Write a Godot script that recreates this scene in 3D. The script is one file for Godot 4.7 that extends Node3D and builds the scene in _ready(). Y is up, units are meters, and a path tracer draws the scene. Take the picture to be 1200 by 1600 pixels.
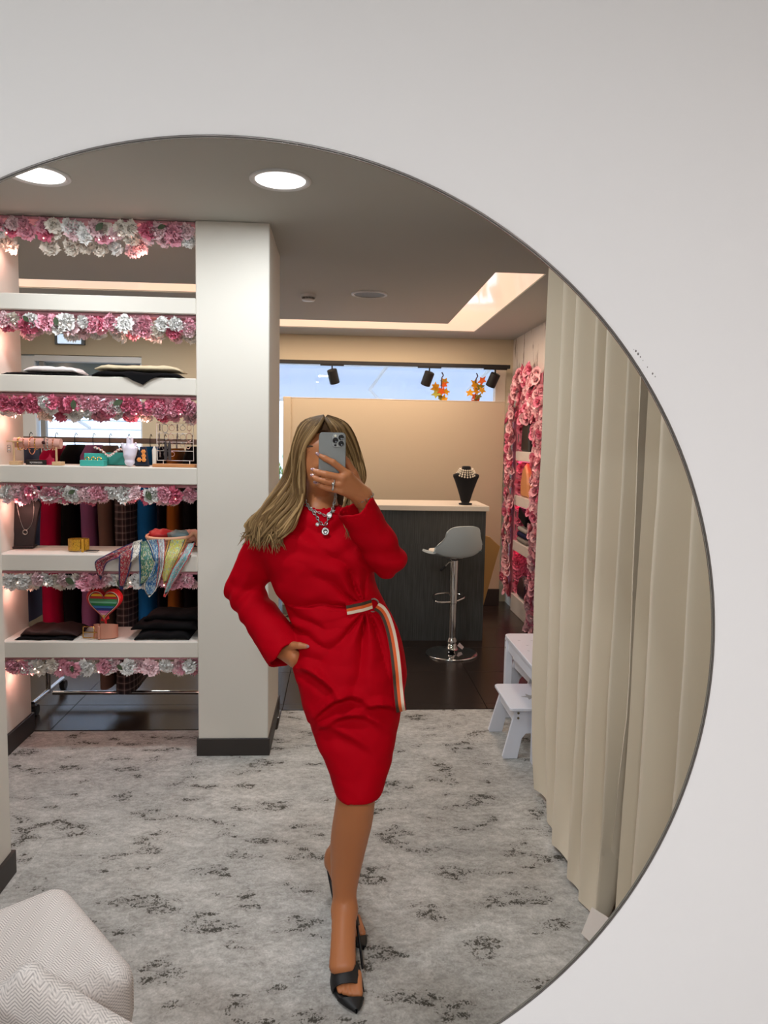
extends Node3D

# ---------------------------------------------------------------- mesh builder
class MB:
	var v := PackedVector3Array()
	var n := PackedVector3Array()
	var t := PackedVector2Array()
	var c := PackedColorArray()
	var ix := PackedInt32Array()
	var col := Color(1, 1, 1)

	func add(p: Vector3, nn: Vector3, uv := Vector2.ZERO) -> int:
		v.append(p); n.append(nn); t.append(uv); c.append(col)
		return v.size() - 1

	# three or four points, counter-clockwise seen from outside
	func tri(a: Vector3, b: Vector3, d: Vector3) -> void:
		var nn := (b - a).cross(d - a).normalized()
		var i := add(a, nn); add(b, nn); add(d, nn)
		ix.append_array(PackedInt32Array([i, i + 2, i + 1]))

	func quad(a: Vector3, b: Vector3, d: Vector3, e: Vector3, u0 := Vector2.ZERO, u1 := Vector2.ONE) -> void:
		var nn := (d - a).cross(e - b).normalized()
		var i := add(a, nn, Vector2(u0.x, u1.y)); add(b, nn, Vector2(u1.x, u1.y)); add(d, nn, Vector2(u1.x, u0.y)); add(e, nn, u0)
		ix.append_array(PackedInt32Array([i, i + 2, i + 1, i, i + 3, i + 2]))

	# box with chamfered edges
	func box(at: Vector3, size: Vector3, bev := 0.0, b := Basis()) -> void:
		var h := size * 0.5
		if bev <= 0.0:
			for ax in 3:
				for s in [-1.0, 1.0]:
					var nn := Vector3.ZERO; nn[ax] = s
					var u := Vector3.ZERO; u[(ax + 1) % 3] = h[(ax + 1) % 3]
					var w := Vector3.ZERO; w[(ax + 2) % 3] = h[(ax + 2) % 3] * s
					var o := nn * h
					quad(at + b * (o - u - w), at + b * (o + u - w), at + b * (o + u + w), at + b * (o - u + w))
			return
		var e := minf(bev, minf(h.x, minf(h.y, h.z)) * 0.98)
		var f := func(ax: int, s: Vector3) -> Vector3:
			var p := Vector3(h.x - e, h.y - e, h.z - e)
			p[ax] = h[ax]
			return at + b * (p * s)
		for ax in 3:
			var a1 := (ax + 1) % 3
			var a2 := (ax + 2) % 3
			for s in [-1.0, 1.0]:
				var q := []
				for k in [[-1.0, -1.0], [1.0, -1.0], [1.0, 1.0], [-1.0, 1.0]]:
					var sg := Vector3.ZERO; sg[ax] = s; sg[a1] = k[0]; sg[a2] = k[1] * s
					q.append(f.call(ax, sg))
				quad(q[0], q[1], q[2], q[3])
			# edges along ax
			for s1 in [-1.0, 1.0]:
				for s2 in [-1.0, 1.0]:
					var lo := Vector3.ZERO; lo[ax] = -1.0; lo[a1] = s1; lo[a2] = s2
					var hi := lo; hi[ax] = 1.0
					var p0: Vector3 = f.call(a1, lo)
					var p1: Vector3 = f.call(a1, hi)
					var p2: Vector3 = f.call(a2, hi)
					var p3: Vector3 = f.call(a2, lo)
					if s1 * s2 < 0.0:
						quad(p0, p1, p2, p3)
					else:
						quad(p3, p2, p1, p0)
		for sx in [-1.0, 1.0]:
			for sy in [-1.0, 1.0]:
				for sz in [-1.0, 1.0]:
					var sg := Vector3(sx, sy, sz)
					var a: Vector3 = f.call(0, sg)
					var d: Vector3 = f.call(1, sg)
					var g: Vector3 = f.call(2, sg)
					if sx * sy * sz > 0.0:
						tri(a, d, g)
					else:
						tri(a, g, d)

	# rows of points, smooth; wrap closes every row on itself
	func grid(rows: Array, wrap := false, flip := false, auto := true, us := 1.0, vs := 1.0) -> void:
		var R := rows.size()
		var C: int = rows[0].size()
		var nrm := PackedVector3Array(); nrm.resize(R * C)
		var last := C if wrap else C - 1
		for i in R - 1:
			var r0: PackedVector3Array = rows[i]
			var r1: PackedVector3Array = rows[i + 1]
			for j in last:
				var k := (j + 1) % C
				var cr := (r0[k] - r1[j]).cross(r1[k] - r0[j])
				nrm[i * C + j] += cr; nrm[i * C + k] += cr
				nrm[(i + 1) * C + j] += cr; nrm[(i + 1) * C + k] += cr
		if wrap and auto:
			var s := 0.0
			for i in R:
				var r0: PackedVector3Array = rows[i]
				var m := Vector3.ZERO
				for p in r0: m += p
				m /= C
				for j in C: s += (r0[j] - m).dot(nrm[i * C + j])
			flip = s < 0.0
		var base := v.size()
		for i in R:
			var r0: PackedVector3Array = rows[i]
			for j in C + (1 if wrap else 0):
				var k := j % C
				var nn := nrm[i * C + k].normalized()
				add(r0[k], -nn if flip else nn, Vector2(us * float(j) / (C if wrap else maxi(C - 1, 1)), vs * float(i) / maxi(R - 1, 1)))
		var W := C + (1 if wrap else 0)
		for i in R - 1:
			for j in W - 1:
				var a := base + i * W + j
				if flip:
					ix.append_array(PackedInt32Array([a, a + 1, a + W, a + 1, a + W + 1, a + W]))
				else:
					ix.append_array(PackedInt32Array([a, a + W, a + 1, a + 1, a + W, a + W + 1]))

	func cap(ring: PackedVector3Array, out: Vector3) -> void:
		var m := Vector3.ZERO
		for p in ring: m += p
		m /= ring.size()
		for j in ring.size():
			var a := ring[j]
			var b := ring[(j + 1) % ring.size()]
			if (a - m).cross(b - m).dot(out) > 0.0:
				tri(m, a, b)
			else:
				tri(m, b, a)

	# swept tube along points
	func tube(pts: PackedVector3Array, rad, sides := 8, caps := true, flat := Vector3.ZERO, flatk := 1.0) -> void:
		var N := pts.size()
		var rows := []
		var up := Vector3.ZERO
		for i in N:
			var d := (pts[mini(i + 1, N - 1)] - pts[maxi(i - 1, 0)]).normalized()
			if i == 0:
				up = flat if flat != Vector3.ZERO else (Vector3.UP if absf(d.y) < 0.9 else Vector3.RIGHT)
			elif flat != Vector3.ZERO:
				up = flat
			var s := d.cross(up).normalized()
			up = s.cross(d).normalized()
			var r: float = rad[i] if not (rad is float or rad is int) else float(rad)
			var ring := PackedVector3Array()
			for j in sides:
				var a := TAU * j / sides
				ring.append(pts[i] + s * (cos(a) * r) + up * (sin(a) * r * flatk))
			rows.append(ring)
		grid(rows, true)
		if caps:
			cap(rows[0], pts[0] - pts[1])
			cap(rows[N - 1], pts[N - 1] - pts[N - 2])

	func rod(a: Vector3, b: Vector3, r: float, sides := 8) -> void:
		tube(PackedVector3Array([a, b]), r, sides)

	func ring(at: Vector3, nrm: Vector3, R: float, r: float, segs := 16, sides := 6, ey := 1.0) -> void:
		var z := nrm.normalized()
		var x := z.cross(Vector3.UP if absf(z.y) < 0.9 else Vector3.RIGHT).normalized()
		var y := z.cross(x)
		var rows := []
		for i in segs + 1:
			var a := TAU * i / segs
			var d := x * cos(a) + y * sin(a) * ey
			var rr := PackedVector3Array()
			for j in sides:
				var b := TAU * j / sides
				rr.append(at + d * R + (d * cos(b) + z * sin(b)) * r)
			rows.append(rr)
		grid(rows, true)

	# profile of (radius, height) turned round the y axis
	func lathe(at: Vector3, prof: PackedVector2Array, segs := 24, sx := 1.0, sz := 1.0, b := Basis()) -> void:
		var rows := []
		for p in prof:
			var rr := PackedVector3Array()
			for j in segs:
				var a := TAU * j / segs
				rr.append(at + b * Vector3(cos(a) * p.x * sx, p.y, sin(a) * p.x * sz))
			rows.append(rr)
		grid(rows, true)

	func ellipsoid(at: Vector3, r: Vector3, b := Basis(), segs := 12, rings := 8) -> void:
		var rows := []
		for i in rings + 1:
			var la := PI * (float(i) / rings - 0.5)
			var cr := maxf(cos(la), 0.002)
			var rr := PackedVector3Array()
			for j in segs:
				var a := TAU * j / segs
				rr.append(at + b * (Vector3(cos(a) * cr, sin(la), sin(a) * cr) * r))
			rows.append(rr)
		grid(rows, true)

	# box with fully rounded edges, radius r
	func rbox(at: Vector3, size: Vector3, r: float, b := Basis(), q := 3, puff := 0.0) -> void:
		var h := size * 0.5
		r = minf(r, minf(h.x, minf(h.y, h.z)))
		var rows := []
		var segs := q * 4 + 4
		for i in (q + 1) * 2:
			var half := i / (q + 1)
			var la := (-PI * 0.5 + PI * 0.5 * float(i % (q + 1)) / q) if half == 0 else PI * 0.5 * float(i % (q + 1)) / q
			var rr := PackedVector3Array()
			for j in segs:
				var quad_i := j / (q + 1)
				var a := PI * 0.5 * quad_i + PI * 0.5 * float(j % (q + 1)) / q
				var d := Vector3(cos(a) * cos(la), sin(la), sin(a) * cos(la))
				var sx := 1.0 if quad_i == 0 or quad_i == 3 else -1.0
				var sz := 1.0 if quad_i < 2 else -1.0
				var sy := -1.0 if half == 0 else 1.0
				rr.append(at + b * (Vector3(sx * (h.x - r), sy * (h.y - r), sz * (h.z - r)) + d * r))
			rows.append(rr)
		grid(rows, true)
		cap(rows[0], b * Vector3.DOWN)
		cap(rows[rows.size() - 1], b * Vector3.UP)

	# flat outline in the local xy plane, given depth along local z (centred), chamfered
	func prism(poly: PackedVector2Array, depth: float, at := Vector3.ZERO, b := Basis(), bev := 0.0) -> void:
		if Geometry2D.is_polygon_clockwise(poly):
			poly = poly.duplicate(); poly.reverse()
		var N := poly.size()
		var inn := PackedVector2Array()
		for i in N:
			var e0 := (poly[i] - poly[(i + N - 1) % N]).normalized()
			var e1 := (poly[(i + 1) % N] - poly[i]).normalized()
			var m := Vector2(-e0.y - e1.y, e0.x + e1.x)
			m = m.normalized() / maxf(0.35, sqrt(maxf(0.0, (1.0 + e0.dot(e1)) * 0.5)))
			inn.append(poly[i] + m * bev)
		var h := depth * 0.5
		var tr := Geometry2D.triangulate_polygon(inn)
		var P := func(q: Vector2, z: float) -> Vector3: return at + b * Vector3(q.x, q.y, z)
		for k in range(0, tr.size(), 3):
			var q0 := inn[tr[k]]; var q1 := inn[tr[k + 1]]; var q2 := inn[tr[k + 2]]
			if (q1 - q0).cross(q2 - q0) < 0.0:
				var tmp := q1; q1 = q2; q2 = tmp
			tri(P.call(q0, h), P.call(q1, h), P.call(q2, h))
			tri(P.call(q0, -h), P.call(q2, -h), P.call(q1, -h))
		for i in N:
			var j := (i + 1) % N
			var z := h - bev
			quad(P.call(poly[i], -z), P.call(poly[j], -z), P.call(poly[j], z), P.call(poly[i], z))
			if bev > 0.0:
				quad(P.call(poly[i], z), P.call(poly[j], z), P.call(inn[j], h), P.call(inn[i], h))
				quad(P.call(inn[i], -h), P.call(inn[j], -h), P.call(poly[j], -z), P.call(poly[i], -z))

	# cloth sheet with two faces a little apart and closed rims
	func sheet(rows: Array, thick: float, us := 1.0, vs := 1.0) -> void:
		var R := rows.size()
		var C: int = rows[0].size()
		var nr := []
		for i in R:
			var a := PackedVector3Array()
			for j in C:
				var du: Vector3 = rows[i][mini(j + 1, C - 1)] - rows[i][maxi(j - 1, 0)]
				var dv: Vector3 = rows[mini(i + 1, R - 1)][j] - rows[maxi(i - 1, 0)][j]
				a.append(du.cross(dv).normalized())
			nr.append(a)
		var A := []; var B := []
		for i in R:
			var a := PackedVector3Array(); var b := PackedVector3Array()
			for j in C:
				a.append(rows[i][j] + nr[i][j] * thick * 0.5)
				b.append(rows[i][j] - nr[i][j] * thick * 0.5)
			A.append(a); B.append(b)
		grid(A, false, false, false, us, vs)
		grid(B, false, true, false, us, vs)
		for j in C - 1:
			quad(A[0][j], A[0][j + 1], B[0][j + 1], B[0][j])
			quad(A[R - 1][j + 1], A[R - 1][j], B[R - 1][j], B[R - 1][j + 1])
		for i in R - 1:
			quad(A[i + 1][0], A[i][0], B[i][0], B[i + 1][0])
			quad(A[i][C - 1], A[i + 1][C - 1], B[i + 1][C - 1], B[i][C - 1])

	func mesh(with_col := false) -> ArrayMesh:
		var a := []
		a.resize(Mesh.ARRAY_MAX)
		a[Mesh.ARRAY_VERTEX] = v
		a[Mesh.ARRAY_NORMAL] = n
		a[Mesh.ARRAY_TEX_UV] = t
		if with_col: a[Mesh.ARRAY_COLOR] = c
		a[Mesh.ARRAY_INDEX] = ix
		var m := ArrayMesh.new()
		m.add_surface_from_arrays(Mesh.PRIMITIVE_TRIANGLES, a)
		return m

# ---------------------------------------------------------------- scene helpers
var taken := {}

func numbered(called: String, parent: Node) -> String:
	var key := "%d/%s" % [parent.get_instance_id(), called]
	var k: int = taken.get(key, 0)
	taken[key] = k + 1
	return called if k == 0 else "%s_%03d" % [called, k]

func tag(o: Node, label: String, category := "", group := "", kind := "") -> Node:
	if label: o.set_meta("label", label)
	if category: o.set_meta("category", category)
	if group: o.set_meta("group", group)
	if kind: o.set_meta("kind", kind)
	return o

func thing(called: String, label: String, category: String, at := Vector3.ZERO, turn := 0.0, group := "") -> Node3D:
	var o := Node3D.new()
	o.name = numbered(called, self)
	add_child(o)
	o.position = at
	o.rotation.y = turn
	tag(o, label, category, group)
	return o

# one mesh under a parent
func part(parent: Node3D, called: String, shape, m: Material, at := Vector3.ZERO, b := Basis()) -> MeshInstance3D:
	var o := MeshInstance3D.new()
	o.name = numbered(called, parent)
	o.mesh = shape.mesh(m.vertex_color_use_as_albedo) if shape is MB else shape
	o.material_override = m
	o.transform = Transform3D(b, at)
	o.cast_shadow = GeometryInstance3D.SHADOW_CASTING_SETTING_ON
	parent.add_child(o)
	return o

func struct(called: String, shape, m: Material, label := "") -> MeshInstance3D:
	var o := part(self, called, shape, m)
	tag(o, label, "", "", "structure")
	return o

var mats := {}
func lin(c: Color) -> Color: return c.linear_to_srgb()

# matte or glossy plain material; colour in sRGB 0-255
func mat(key: String, r: float, g: float, b: float, rough := 0.7, metal := 0.0, spec := 0.5) -> StandardMaterial3D:
	if mats.has(key): return mats[key]
	var m := StandardMaterial3D.new()
	m.resource_name = key
	m.albedo_color = Color(r / 255.0, g / 255.0, b / 255.0)
	m.roughness = rough
	m.metallic = metal
	m.metallic_specular = spec
	mats[key] = m
	return m

func noise_tex(sz: int, freq: float, sd: int, oct := 4, kind := FastNoiseLite.TYPE_SIMPLEX_SMOOTH) -> ImageTexture:
	var nz := FastNoiseLite.new()
	nz.seed = sd; nz.frequency = freq; nz.fractal_octaves = oct; nz.noise_type = kind
	return ImageTexture.create_from_image(nz.get_seamless_image(sz, sz))

# triplanar relief on a material
# colour texture from a function of two indices
func paint(w: int, h: int, f: Callable) -> ImageTexture:
	var d := PackedByteArray()
	d.resize(w * h * 3)
	var k := 0
	for y in h:
		for x in w:
			var cc: Color = f.call(x, y)
			d[k] = int(clampf(cc.r, 0, 1) * 255.0); d[k + 1] = int(clampf(cc.g, 0, 1) * 255.0); d[k + 2] = int(clampf(cc.b, 0, 1) * 255.0)
			k += 3
	var im := Image.create_from_data(w, h, false, Image.FORMAT_RGB8, d)
	im.generate_mipmaps()
	return ImageTexture.create_from_image(im)

func rgb(r: float, g: float, b: float) -> Color: return Color(r / 255.0, g / 255.0, b / 255.0)

# smooth curve through points
func curve(pts: Array, steps := 6) -> PackedVector3Array:
	var out := PackedVector3Array()
	var N := pts.size()
	for i in N - 1:
		var p0: Vector3 = pts[maxi(i - 1, 0)]
		var p1: Vector3 = pts[i]
		var p2: Vector3 = pts[i + 1]
		var p3: Vector3 = pts[mini(i + 2, N - 1)]
		for k in steps:
			out.append(p1.cubic_interpolate(p2, p0, p3, float(k) / steps))
	out.append(pts[N - 1])
	return out

func lerp_table(tb: Array, y: float, col: int) -> float:
	# tb rows sorted by falling first value
	if y >= tb[0][0]: return tb[0][col]
	for i in tb.size() - 1:
		if y >= tb[i + 1][0]:
			var f: float = (y - tb[i + 1][0]) / (tb[i][0] - tb[i + 1][0])
			return lerpf(tb[i + 1][col], tb[i][col], f)
	return tb[tb.size() - 1][col]

# ---------------------------------------------------------------- the scene
const ZM := -1.025      # face of the mirror wall
const MC := Vector2(-0.1486, 1.2466)
const MR := 0.7052
const CEIL := 2.55
var rug_tex: ImageTexture

func lamp_area(at: Vector3, size: Vector2, col: Color, energy: float, called: String, aim := Vector3.DOWN) -> void:
	var l := AreaLight3D.new()
	l.name = called
	l.area_size = size
	l.light_color = col
	l.light_energy = energy
	l.area_range = 12.0
	l.area_attenuation = 2.0
	l.shadow_enabled = true
	add_child(l, true)
	l.look_at_from_position(at, at + aim, Vector3.BACK if absf(aim.y) > 0.9 else Vector3.UP)

func _ready() -> void:
	# camera
	var cam := Camera3D.new()
	cam.name = "camera"
	cam.fov = 70.119
	cam.near = 0.02
	cam.far = 120.0
	add_child(cam)
	cam.transform = Transform3D(Basis(Vector3(0.997977, 0.017884, 0.061006), Vector3(-0.011976, 0.995322, -0.095866), Vector3(-0.062435, 0.094942, 0.993523)).orthonormalized(), Vector3(0, 1.55, 0))
	cam.current = true
	# sky: pale overcast daylight
	var env := Environment.new()
	var sky := Sky.new()
	var sm := ProceduralSkyMaterial.new()
	sm.sky_top_color = rgb(214, 222, 234)
	sm.sky_horizon_color = rgb(228, 233, 240)
	sm.ground_bottom_color = rgb(120, 122, 126)
	sm.ground_horizon_color = rgb(170, 176, 184)
	sm.sky_energy_multiplier = 2.2
	sky.sky_material = sm
	env.background_mode = Environment.BG_SKY
	env.sky = sky
	env.tonemap_mode = Environment.TONE_MAPPER_LINEAR
	env.tonemap_exposure = 1.0
	env.sdfgi_enabled = true
	env.ssao_enabled = true
	env.ssil_enabled = true
	var we := WorldEnvironment.new()
	we.name = "world"
	we.environment = env
	add_child(we)
	# soft ceiling panels of the shop floor on the camera's side and above the seat by the mirror
	var white := Color(0.955, 0.98, 1.0)
	var nd := 0
	for q in [Vector3(-0.238, 0, 0.89), Vector3(-1.17, 0, 0.95), Vector3(0.75, 0, 0.9), Vector3(-0.238, 0, 2.1)]:
		downlight(Vector3(q.x, 0, q.z), "round white downlight in the ceiling on the near side, %s" % ["straight before the mirror", "above the shelves' side", "above the curtain's side", "deepest in the room"][nd], Color(1.0, 0.95, 0.955) if nd == 2 else white, 2.5)
		nd += 1
	# downlights seen in the ceiling
	downlight(Vector3(-0.238, 0, -2.94), "round glowing downlight in the ceiling straight above the carpet", white, 1.35)
	downlight(Vector3(-1.167, 0, -2.99), "round glowing downlight cut by the rim, above the flower shelves", white, 0.9)
	downlight(Vector3(-0.45, 0, -1.75), "round downlight in the ceiling close above the mirror", white, 1.1)
	downlight(Vector3(-1.75, 0, -6.0), "round downlight in the ceiling behind the clothes rack", white, 1.3)
	build_shell()
	build_back_room()
	build_lights()
	build_more()

func downlight(at: Vector3, label: String, col: Color, e: float) -> void:
	var t := thing("ceiling_downlight", label, "downlight", Vector3(at.x, CEIL, at.z), 0.0, "round ceiling downlights")
	var tr := MB.new()
	tr.lathe(Vector3.ZERO, PackedVector2Array([Vector2(0.118, 0.004), Vector2(0.119, -0.004), Vector2(0.112, -0.008), Vector2(0.1, -0.006), Vector2(0.096, 0.002)]), 40)
	part(t, "trim_ring", tr, mat("lamp trim", 205, 205, 203, 0.45))
	var em := StandardMaterial3D.new()
	em.albedo_color = Color(0.9, 0.9, 0.9)
	em.emission_enabled = true
	em.emission = Color(1.0, 0.97, 0.96)
	em.emission_energy_multiplier = 2.2
	var d := MB.new()
	d.lathe(Vector3.ZERO, PackedVector2Array([Vector2(0.001, -0.005), Vector2(0.05, -0.005), Vector2(0.096, -0.003), Vector2(0.097, 0.002)]), 40)
	part(t, "diffuser", d, em)
	lamp_area(Vector3(at.x, CEIL - 0.012, at.z), Vector2(0.17, 0.17), col, e, "downlight_glow")

func rug_texture() -> ImageTexture:
	# mottled grey pile with charcoal abrasions
	var S := 1100
	var mk := func(fr: float, sd: int, oct: int, kind := FastNoiseLite.TYPE_SIMPLEX_SMOOTH, fractal := FastNoiseLite.FRACTAL_FBM, stretch := 1.0) -> PackedByteArray:
		var nz := FastNoiseLite.new()
		nz.seed = sd; nz.frequency = fr; nz.fractal_octaves = oct; nz.noise_type = kind; nz.fractal_type = fractal
		nz.domain_warp_enabled = true; nz.domain_warp_amplitude = 22.0; nz.domain_warp_frequency = 0.012
		var im := nz.get_image(S, int(S * stretch), false, false, false)
		if stretch != 1.0: im.resize(S, S, Image.INTERPOLATE_BILINEAR)
		im.convert(Image.FORMAT_L8)
		return im.get_data()
	var big: PackedByteArray = mk.call(0.0035, 11, 3)
	var patch: PackedByteArray = mk.call(0.0105, 27, 3, FastNoiseLite.TYPE_SIMPLEX_SMOOTH, FastNoiseLite.FRACTAL_FBM, 1.9)
	var fleck: PackedByteArray = mk.call(0.06, 5, 4, FastNoiseLite.TYPE_SIMPLEX_SMOOTH, FastNoiseLite.FRACTAL_FBM, 1.7)
	var grain: PackedByteArray = mk.call(0.3, 9, 2)
	var vein: PackedByteArray = mk.call(0.026, 40, 4, FastNoiseLite.TYPE_SIMPLEX_SMOOTH, FastNoiseLite.FRACTAL_RIDGED, 1.8)
	var d := PackedByteArray()
	d.resize(S * S * 3)
	var k := 0
	for i in S * S:
		var b := big[i] / 255.0 - 0.5
		var p := patch[i] / 255.0
		var f := fleck[i] / 255.0
		var g := grain[i] / 255.0 - 0.5
		var vv := vein[i] / 255.0
		var tone := 172.0 + b * 26.0 + g * 44.0 + (f - 0.5) * 46.0
		# charcoal abrasions: clusters of fine specks and short broken streaks
		var w := clampf((p - 0.53) * 4.6, 0.0, 1.0)
		var dark := clampf((g + 0.5 + (f - 0.5) * 1.1 + w * 0.52 - 0.98) * 7.0, 0.0, 1.0) * clampf(w * 1.6, 0.0, 1.0)
		var w2 := clampf((p - 0.42) * 4.0, 0.0, 1.0)
		dark = maxf(dark, clampf((vv - 0.77) * 9.0, 0.0, 1.0) * w2 * clampf(0.45 + g * 2.8, 0.0, 1.0) * 0.7)
		tone += clampf(0.46 - p, 0.0, 0.2) * 60.0
		tone = lerpf(tone, 74.0 + g * 30.0, dark)
		var warm := b * 3.0
		d[k] = int(clampf(tone + 2.0 + warm, 0, 255)); d[k + 1] = int(clampf(tone - 1.0, 0, 255)); d[k + 2] = int(clampf(tone - 7.0 - warm, 0, 255))
		k += 3
	var im := Image.create_from_data(S, S, false, Image.FORMAT_RGB8, d)
	im.generate_mipmaps()
	return ImageTexture.create_from_image(im)

# ---------------------------------------------------------------- the shell
func slab(called: String, m: Material, xs: Array, zs: Array, holes: Array, y0: float, y1: float) -> MeshInstance3D:
	# horizontal slab cut into cells; holes are [x0, x1, z0, z1]
	var b := MB.new()
	var solid := {}
	for i in xs.size() - 1:
		for j in zs.size() - 1:
			var cx: float = (xs[i] + xs[i + 1]) * 0.5
			var cz: float = (zs[j] + zs[j + 1]) * 0.5
			var s := true
			for h in holes:
				if cx > h[0] and cx < h[1] and cz > h[2] and cz < h[3]: s = false
			solid[Vector2i(i, j)] = s
	for i in xs.size() - 1:
		for j in zs.size() - 1:
			if not solid[Vector2i(i, j)]: continue
			var x0: float = xs[i]
			var x1: float = xs[i + 1]
			var z0: float = zs[j]
			var z1: float = zs[j + 1]
			b.quad(Vector3(x0, y0, z0), Vector3(x1, y0, z0), Vector3(x1, y0, z1), Vector3(x0, y0, z1))
			b.quad(Vector3(x0, y1, z1), Vector3(x1, y1, z1), Vector3(x1, y1, z0), Vector3(x0, y1, z0))
			if not solid.get(Vector2i(i - 1, j), false): b.quad(Vector3(x0, y0, z0), Vector3(x0, y0, z1), Vector3(x0, y1, z1), Vector3(x0, y1, z0))
			if not solid.get(Vector2i(i + 1, j), false): b.quad(Vector3(x1, y0, z1), Vector3(x1, y0, z0), Vector3(x1, y1, z0), Vector3(x1, y1, z1))
			if not solid.get(Vector2i(i, j - 1), false): b.quad(Vector3(x1, y0, z0), Vector3(x0, y0, z0), Vector3(x0, y1, z0), Vector3(x1, y1, z0))
			if not solid.get(Vector2i(i, j + 1), false): b.quad(Vector3(x0, y0, z1), Vector3(x1, y0, z1), Vector3(x1, y1, z1), Vector3(x0, y1, z1))
	return struct(called, b, m)

func bx(x0: float, x1: float, y0: float, y1: float, z0: float, z1: float, bev := 0.0) -> MB:
	var b := MB.new()
	b.box(Vector3((x0 + x1) / 2, (y0 + y1) / 2, (z0 + z1) / 2), Vector3(x1 - x0, y1 - y0, z1 - z0), bev)
	return b

func build_shell() -> void:
	var plaster := mat("white plaster", 218, 213, 203, 0.82, 0.0, 0.25)
	var wallm := mat("mirror wall paint", 229, 226, 224, 0.8, 0.0, 0.25)
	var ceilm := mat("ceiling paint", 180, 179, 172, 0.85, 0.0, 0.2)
	var beige := mat("beige paint", 204, 192, 166, 0.8, 0.0, 0.25)
	# wall with the round opening of the looking glass
	var X0 := -3.3
	var X1 := 2.4
	var zb := ZM - 0.08
	var angs := []
	for k in 160: angs.append(TAU * k / 160.0)
	for q in [Vector2(X0, 0), Vector2(X1, 0), Vector2(X1, CEIL), Vector2(X0, CEIL)]:
		angs.append(fposmod((q - MC).angle(), TAU))
	angs.sort()
	var outer := func(a: float) -> Vector2:
		var d := Vector2(cos(a), sin(a))
		var s := 1e9
		if d.x > 1e-6: s = minf(s, (X1 - MC.x) / d.x)
		if d.x < -1e-6: s = minf(s, (X0 - MC.x) / d.x)
		if d.y > 1e-6: s = minf(s, (CEIL - MC.y) / d.y)
		if d.y < -1e-6: s = minf(s, (0.0 - MC.y) / d.y)
		return MC + d * s
	var w := MB.new()
	for i in angs.size():
		var a0: float = angs[i]
		var a1: float = angs[(i + 1) % angs.size()]
		var d0 := Vector2(cos(a0), sin(a0)); var d1 := Vector2(cos(a1), sin(a1))
		var i0 := MC + d0 * MR; var i1 := MC + d1 * MR
		var b0 := MC + d0 * (MR + 0.1); var b1 := MC + d1 * (MR + 0.1)
		var o0: Vector2 = outer.call(a0)
		var o1: Vector2 = outer.call(a1)
		w.quad(Vector3(i0.x, i0.y, ZM), Vector3(o0.x, o0.y, ZM), Vector3(o1.x, o1.y, ZM), Vector3(i1.x, i1.y, ZM))
		w.quad(Vector3(o0.x, o0.y, zb), Vector3(b0.x, b0.y, zb), Vector3(b1.x, b1.y, zb), Vector3(o1.x, o1.y, zb))
		w.quad(Vector3(b0.x, b0.y, zb), Vector3(i0.x, i0.y, ZM), Vector3(i1.x, i1.y, ZM), Vector3(b1.x, b1.y, zb))
	var wm := struct("wall_mirror", w, wallm, "white painted wall around the large round mirror")
	# small grey scuffs on the paint beside the mirror's edge
	var scuff := mat("grey scuff", 120, 114, 110, 0.9)
	for q in [[0.414, 1.687, 1.0], [0.417, 1.685, 2.6], [0.4205, 1.681, 3.0], [0.424, 1.677, 1.8], [0.428, 1.672, 1.2], [0.435, 1.663, 1.4], [0.443, 1.654, 2.4], [0.447, 1.650, 1.4]]:
		var sm := MB.new()
		sm.lathe(Vector3(q[0], q[1], ZM + 0.0001), PackedVector2Array([Vector2(0.0001, 0.0003), Vector2(q[2] * 0.0004, 0.0002), Vector2(q[2] * 0.0005, 0.0)]), 8, 1.0, 1.4, Basis(Vector3.RIGHT, PI / 2))
		part(wm, "scuff_mark", sm, scuff)
	# the mirror: polished rim and clear glass
	var mr := thing("round_mirror", "large frameless round mirror with a thin dark polished edge on the white wall", "mirror", Vector3(MC.x, MC.y, ZM))
	var rb := Basis(Vector3.RIGHT, PI / 2)
	var e := MB.new()
	e.lathe(Vector3.ZERO, PackedVector2Array([Vector2(MR - 0.0024, -0.001), Vector2(MR - 0.0024, 0.0030), Vector2(MR - 0.0008, 0.0036), Vector2(MR + 0.0006, 0.0030), Vector2(MR + 0.0008, 0.0)]), 200, 1, 1, rb)
	part(mr, "rim", e, mat("mirror edge", 120, 114, 110, 0.3, 0.9))
	var e2 := MB.new()
	e2.lathe(Vector3.ZERO, PackedVector2Array([Vector2(MR - 0.0036, -0.0005), Vector2(MR - 0.0034, 0.0024), Vector2(MR - 0.0024, 0.0029), Vector2(MR - 0.0024, -0.0005)]), 200, 1, 1, rb)
	part(mr, "bevel", e2, mat("bevel edge", 178, 174, 166, 0.2, 0.8))
	var gm := mat("clear glass", 255, 255, 255, 0.0, 0.0, 0.0)
	gm.transparency = BaseMaterial3D.TRANSPARENCY_ALPHA
	gm.albedo_color = Color(0.02, 0.02, 0.02, 0.012)
	var g := MB.new()
	var ring := PackedVector3Array()
	for k in 120: ring.append(Vector3(cos(TAU * k / 120.0) * (MR - 0.0034), sin(TAU * k / 120.0) * (MR - 0.0034), 0.001))
	g.cap(ring, Vector3.BACK)
	part(mr, "glass", g, gm)
	# near side: closed room around the camera
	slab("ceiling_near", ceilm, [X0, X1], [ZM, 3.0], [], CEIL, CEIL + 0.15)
	struct("wall_near_left", bx(X0 - 0.15, X0, 0, CEIL, ZM, 3.0), plaster)
	struct("wall_near_right", bx(X1, X1 + 0.15, 0, CEIL, ZM, 3.0), plaster)
	struct("wall_near_back", bx(X0 - 0.15, X1 + 0.15, 0, CEIL, 3.0, 3.15), plaster)
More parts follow.
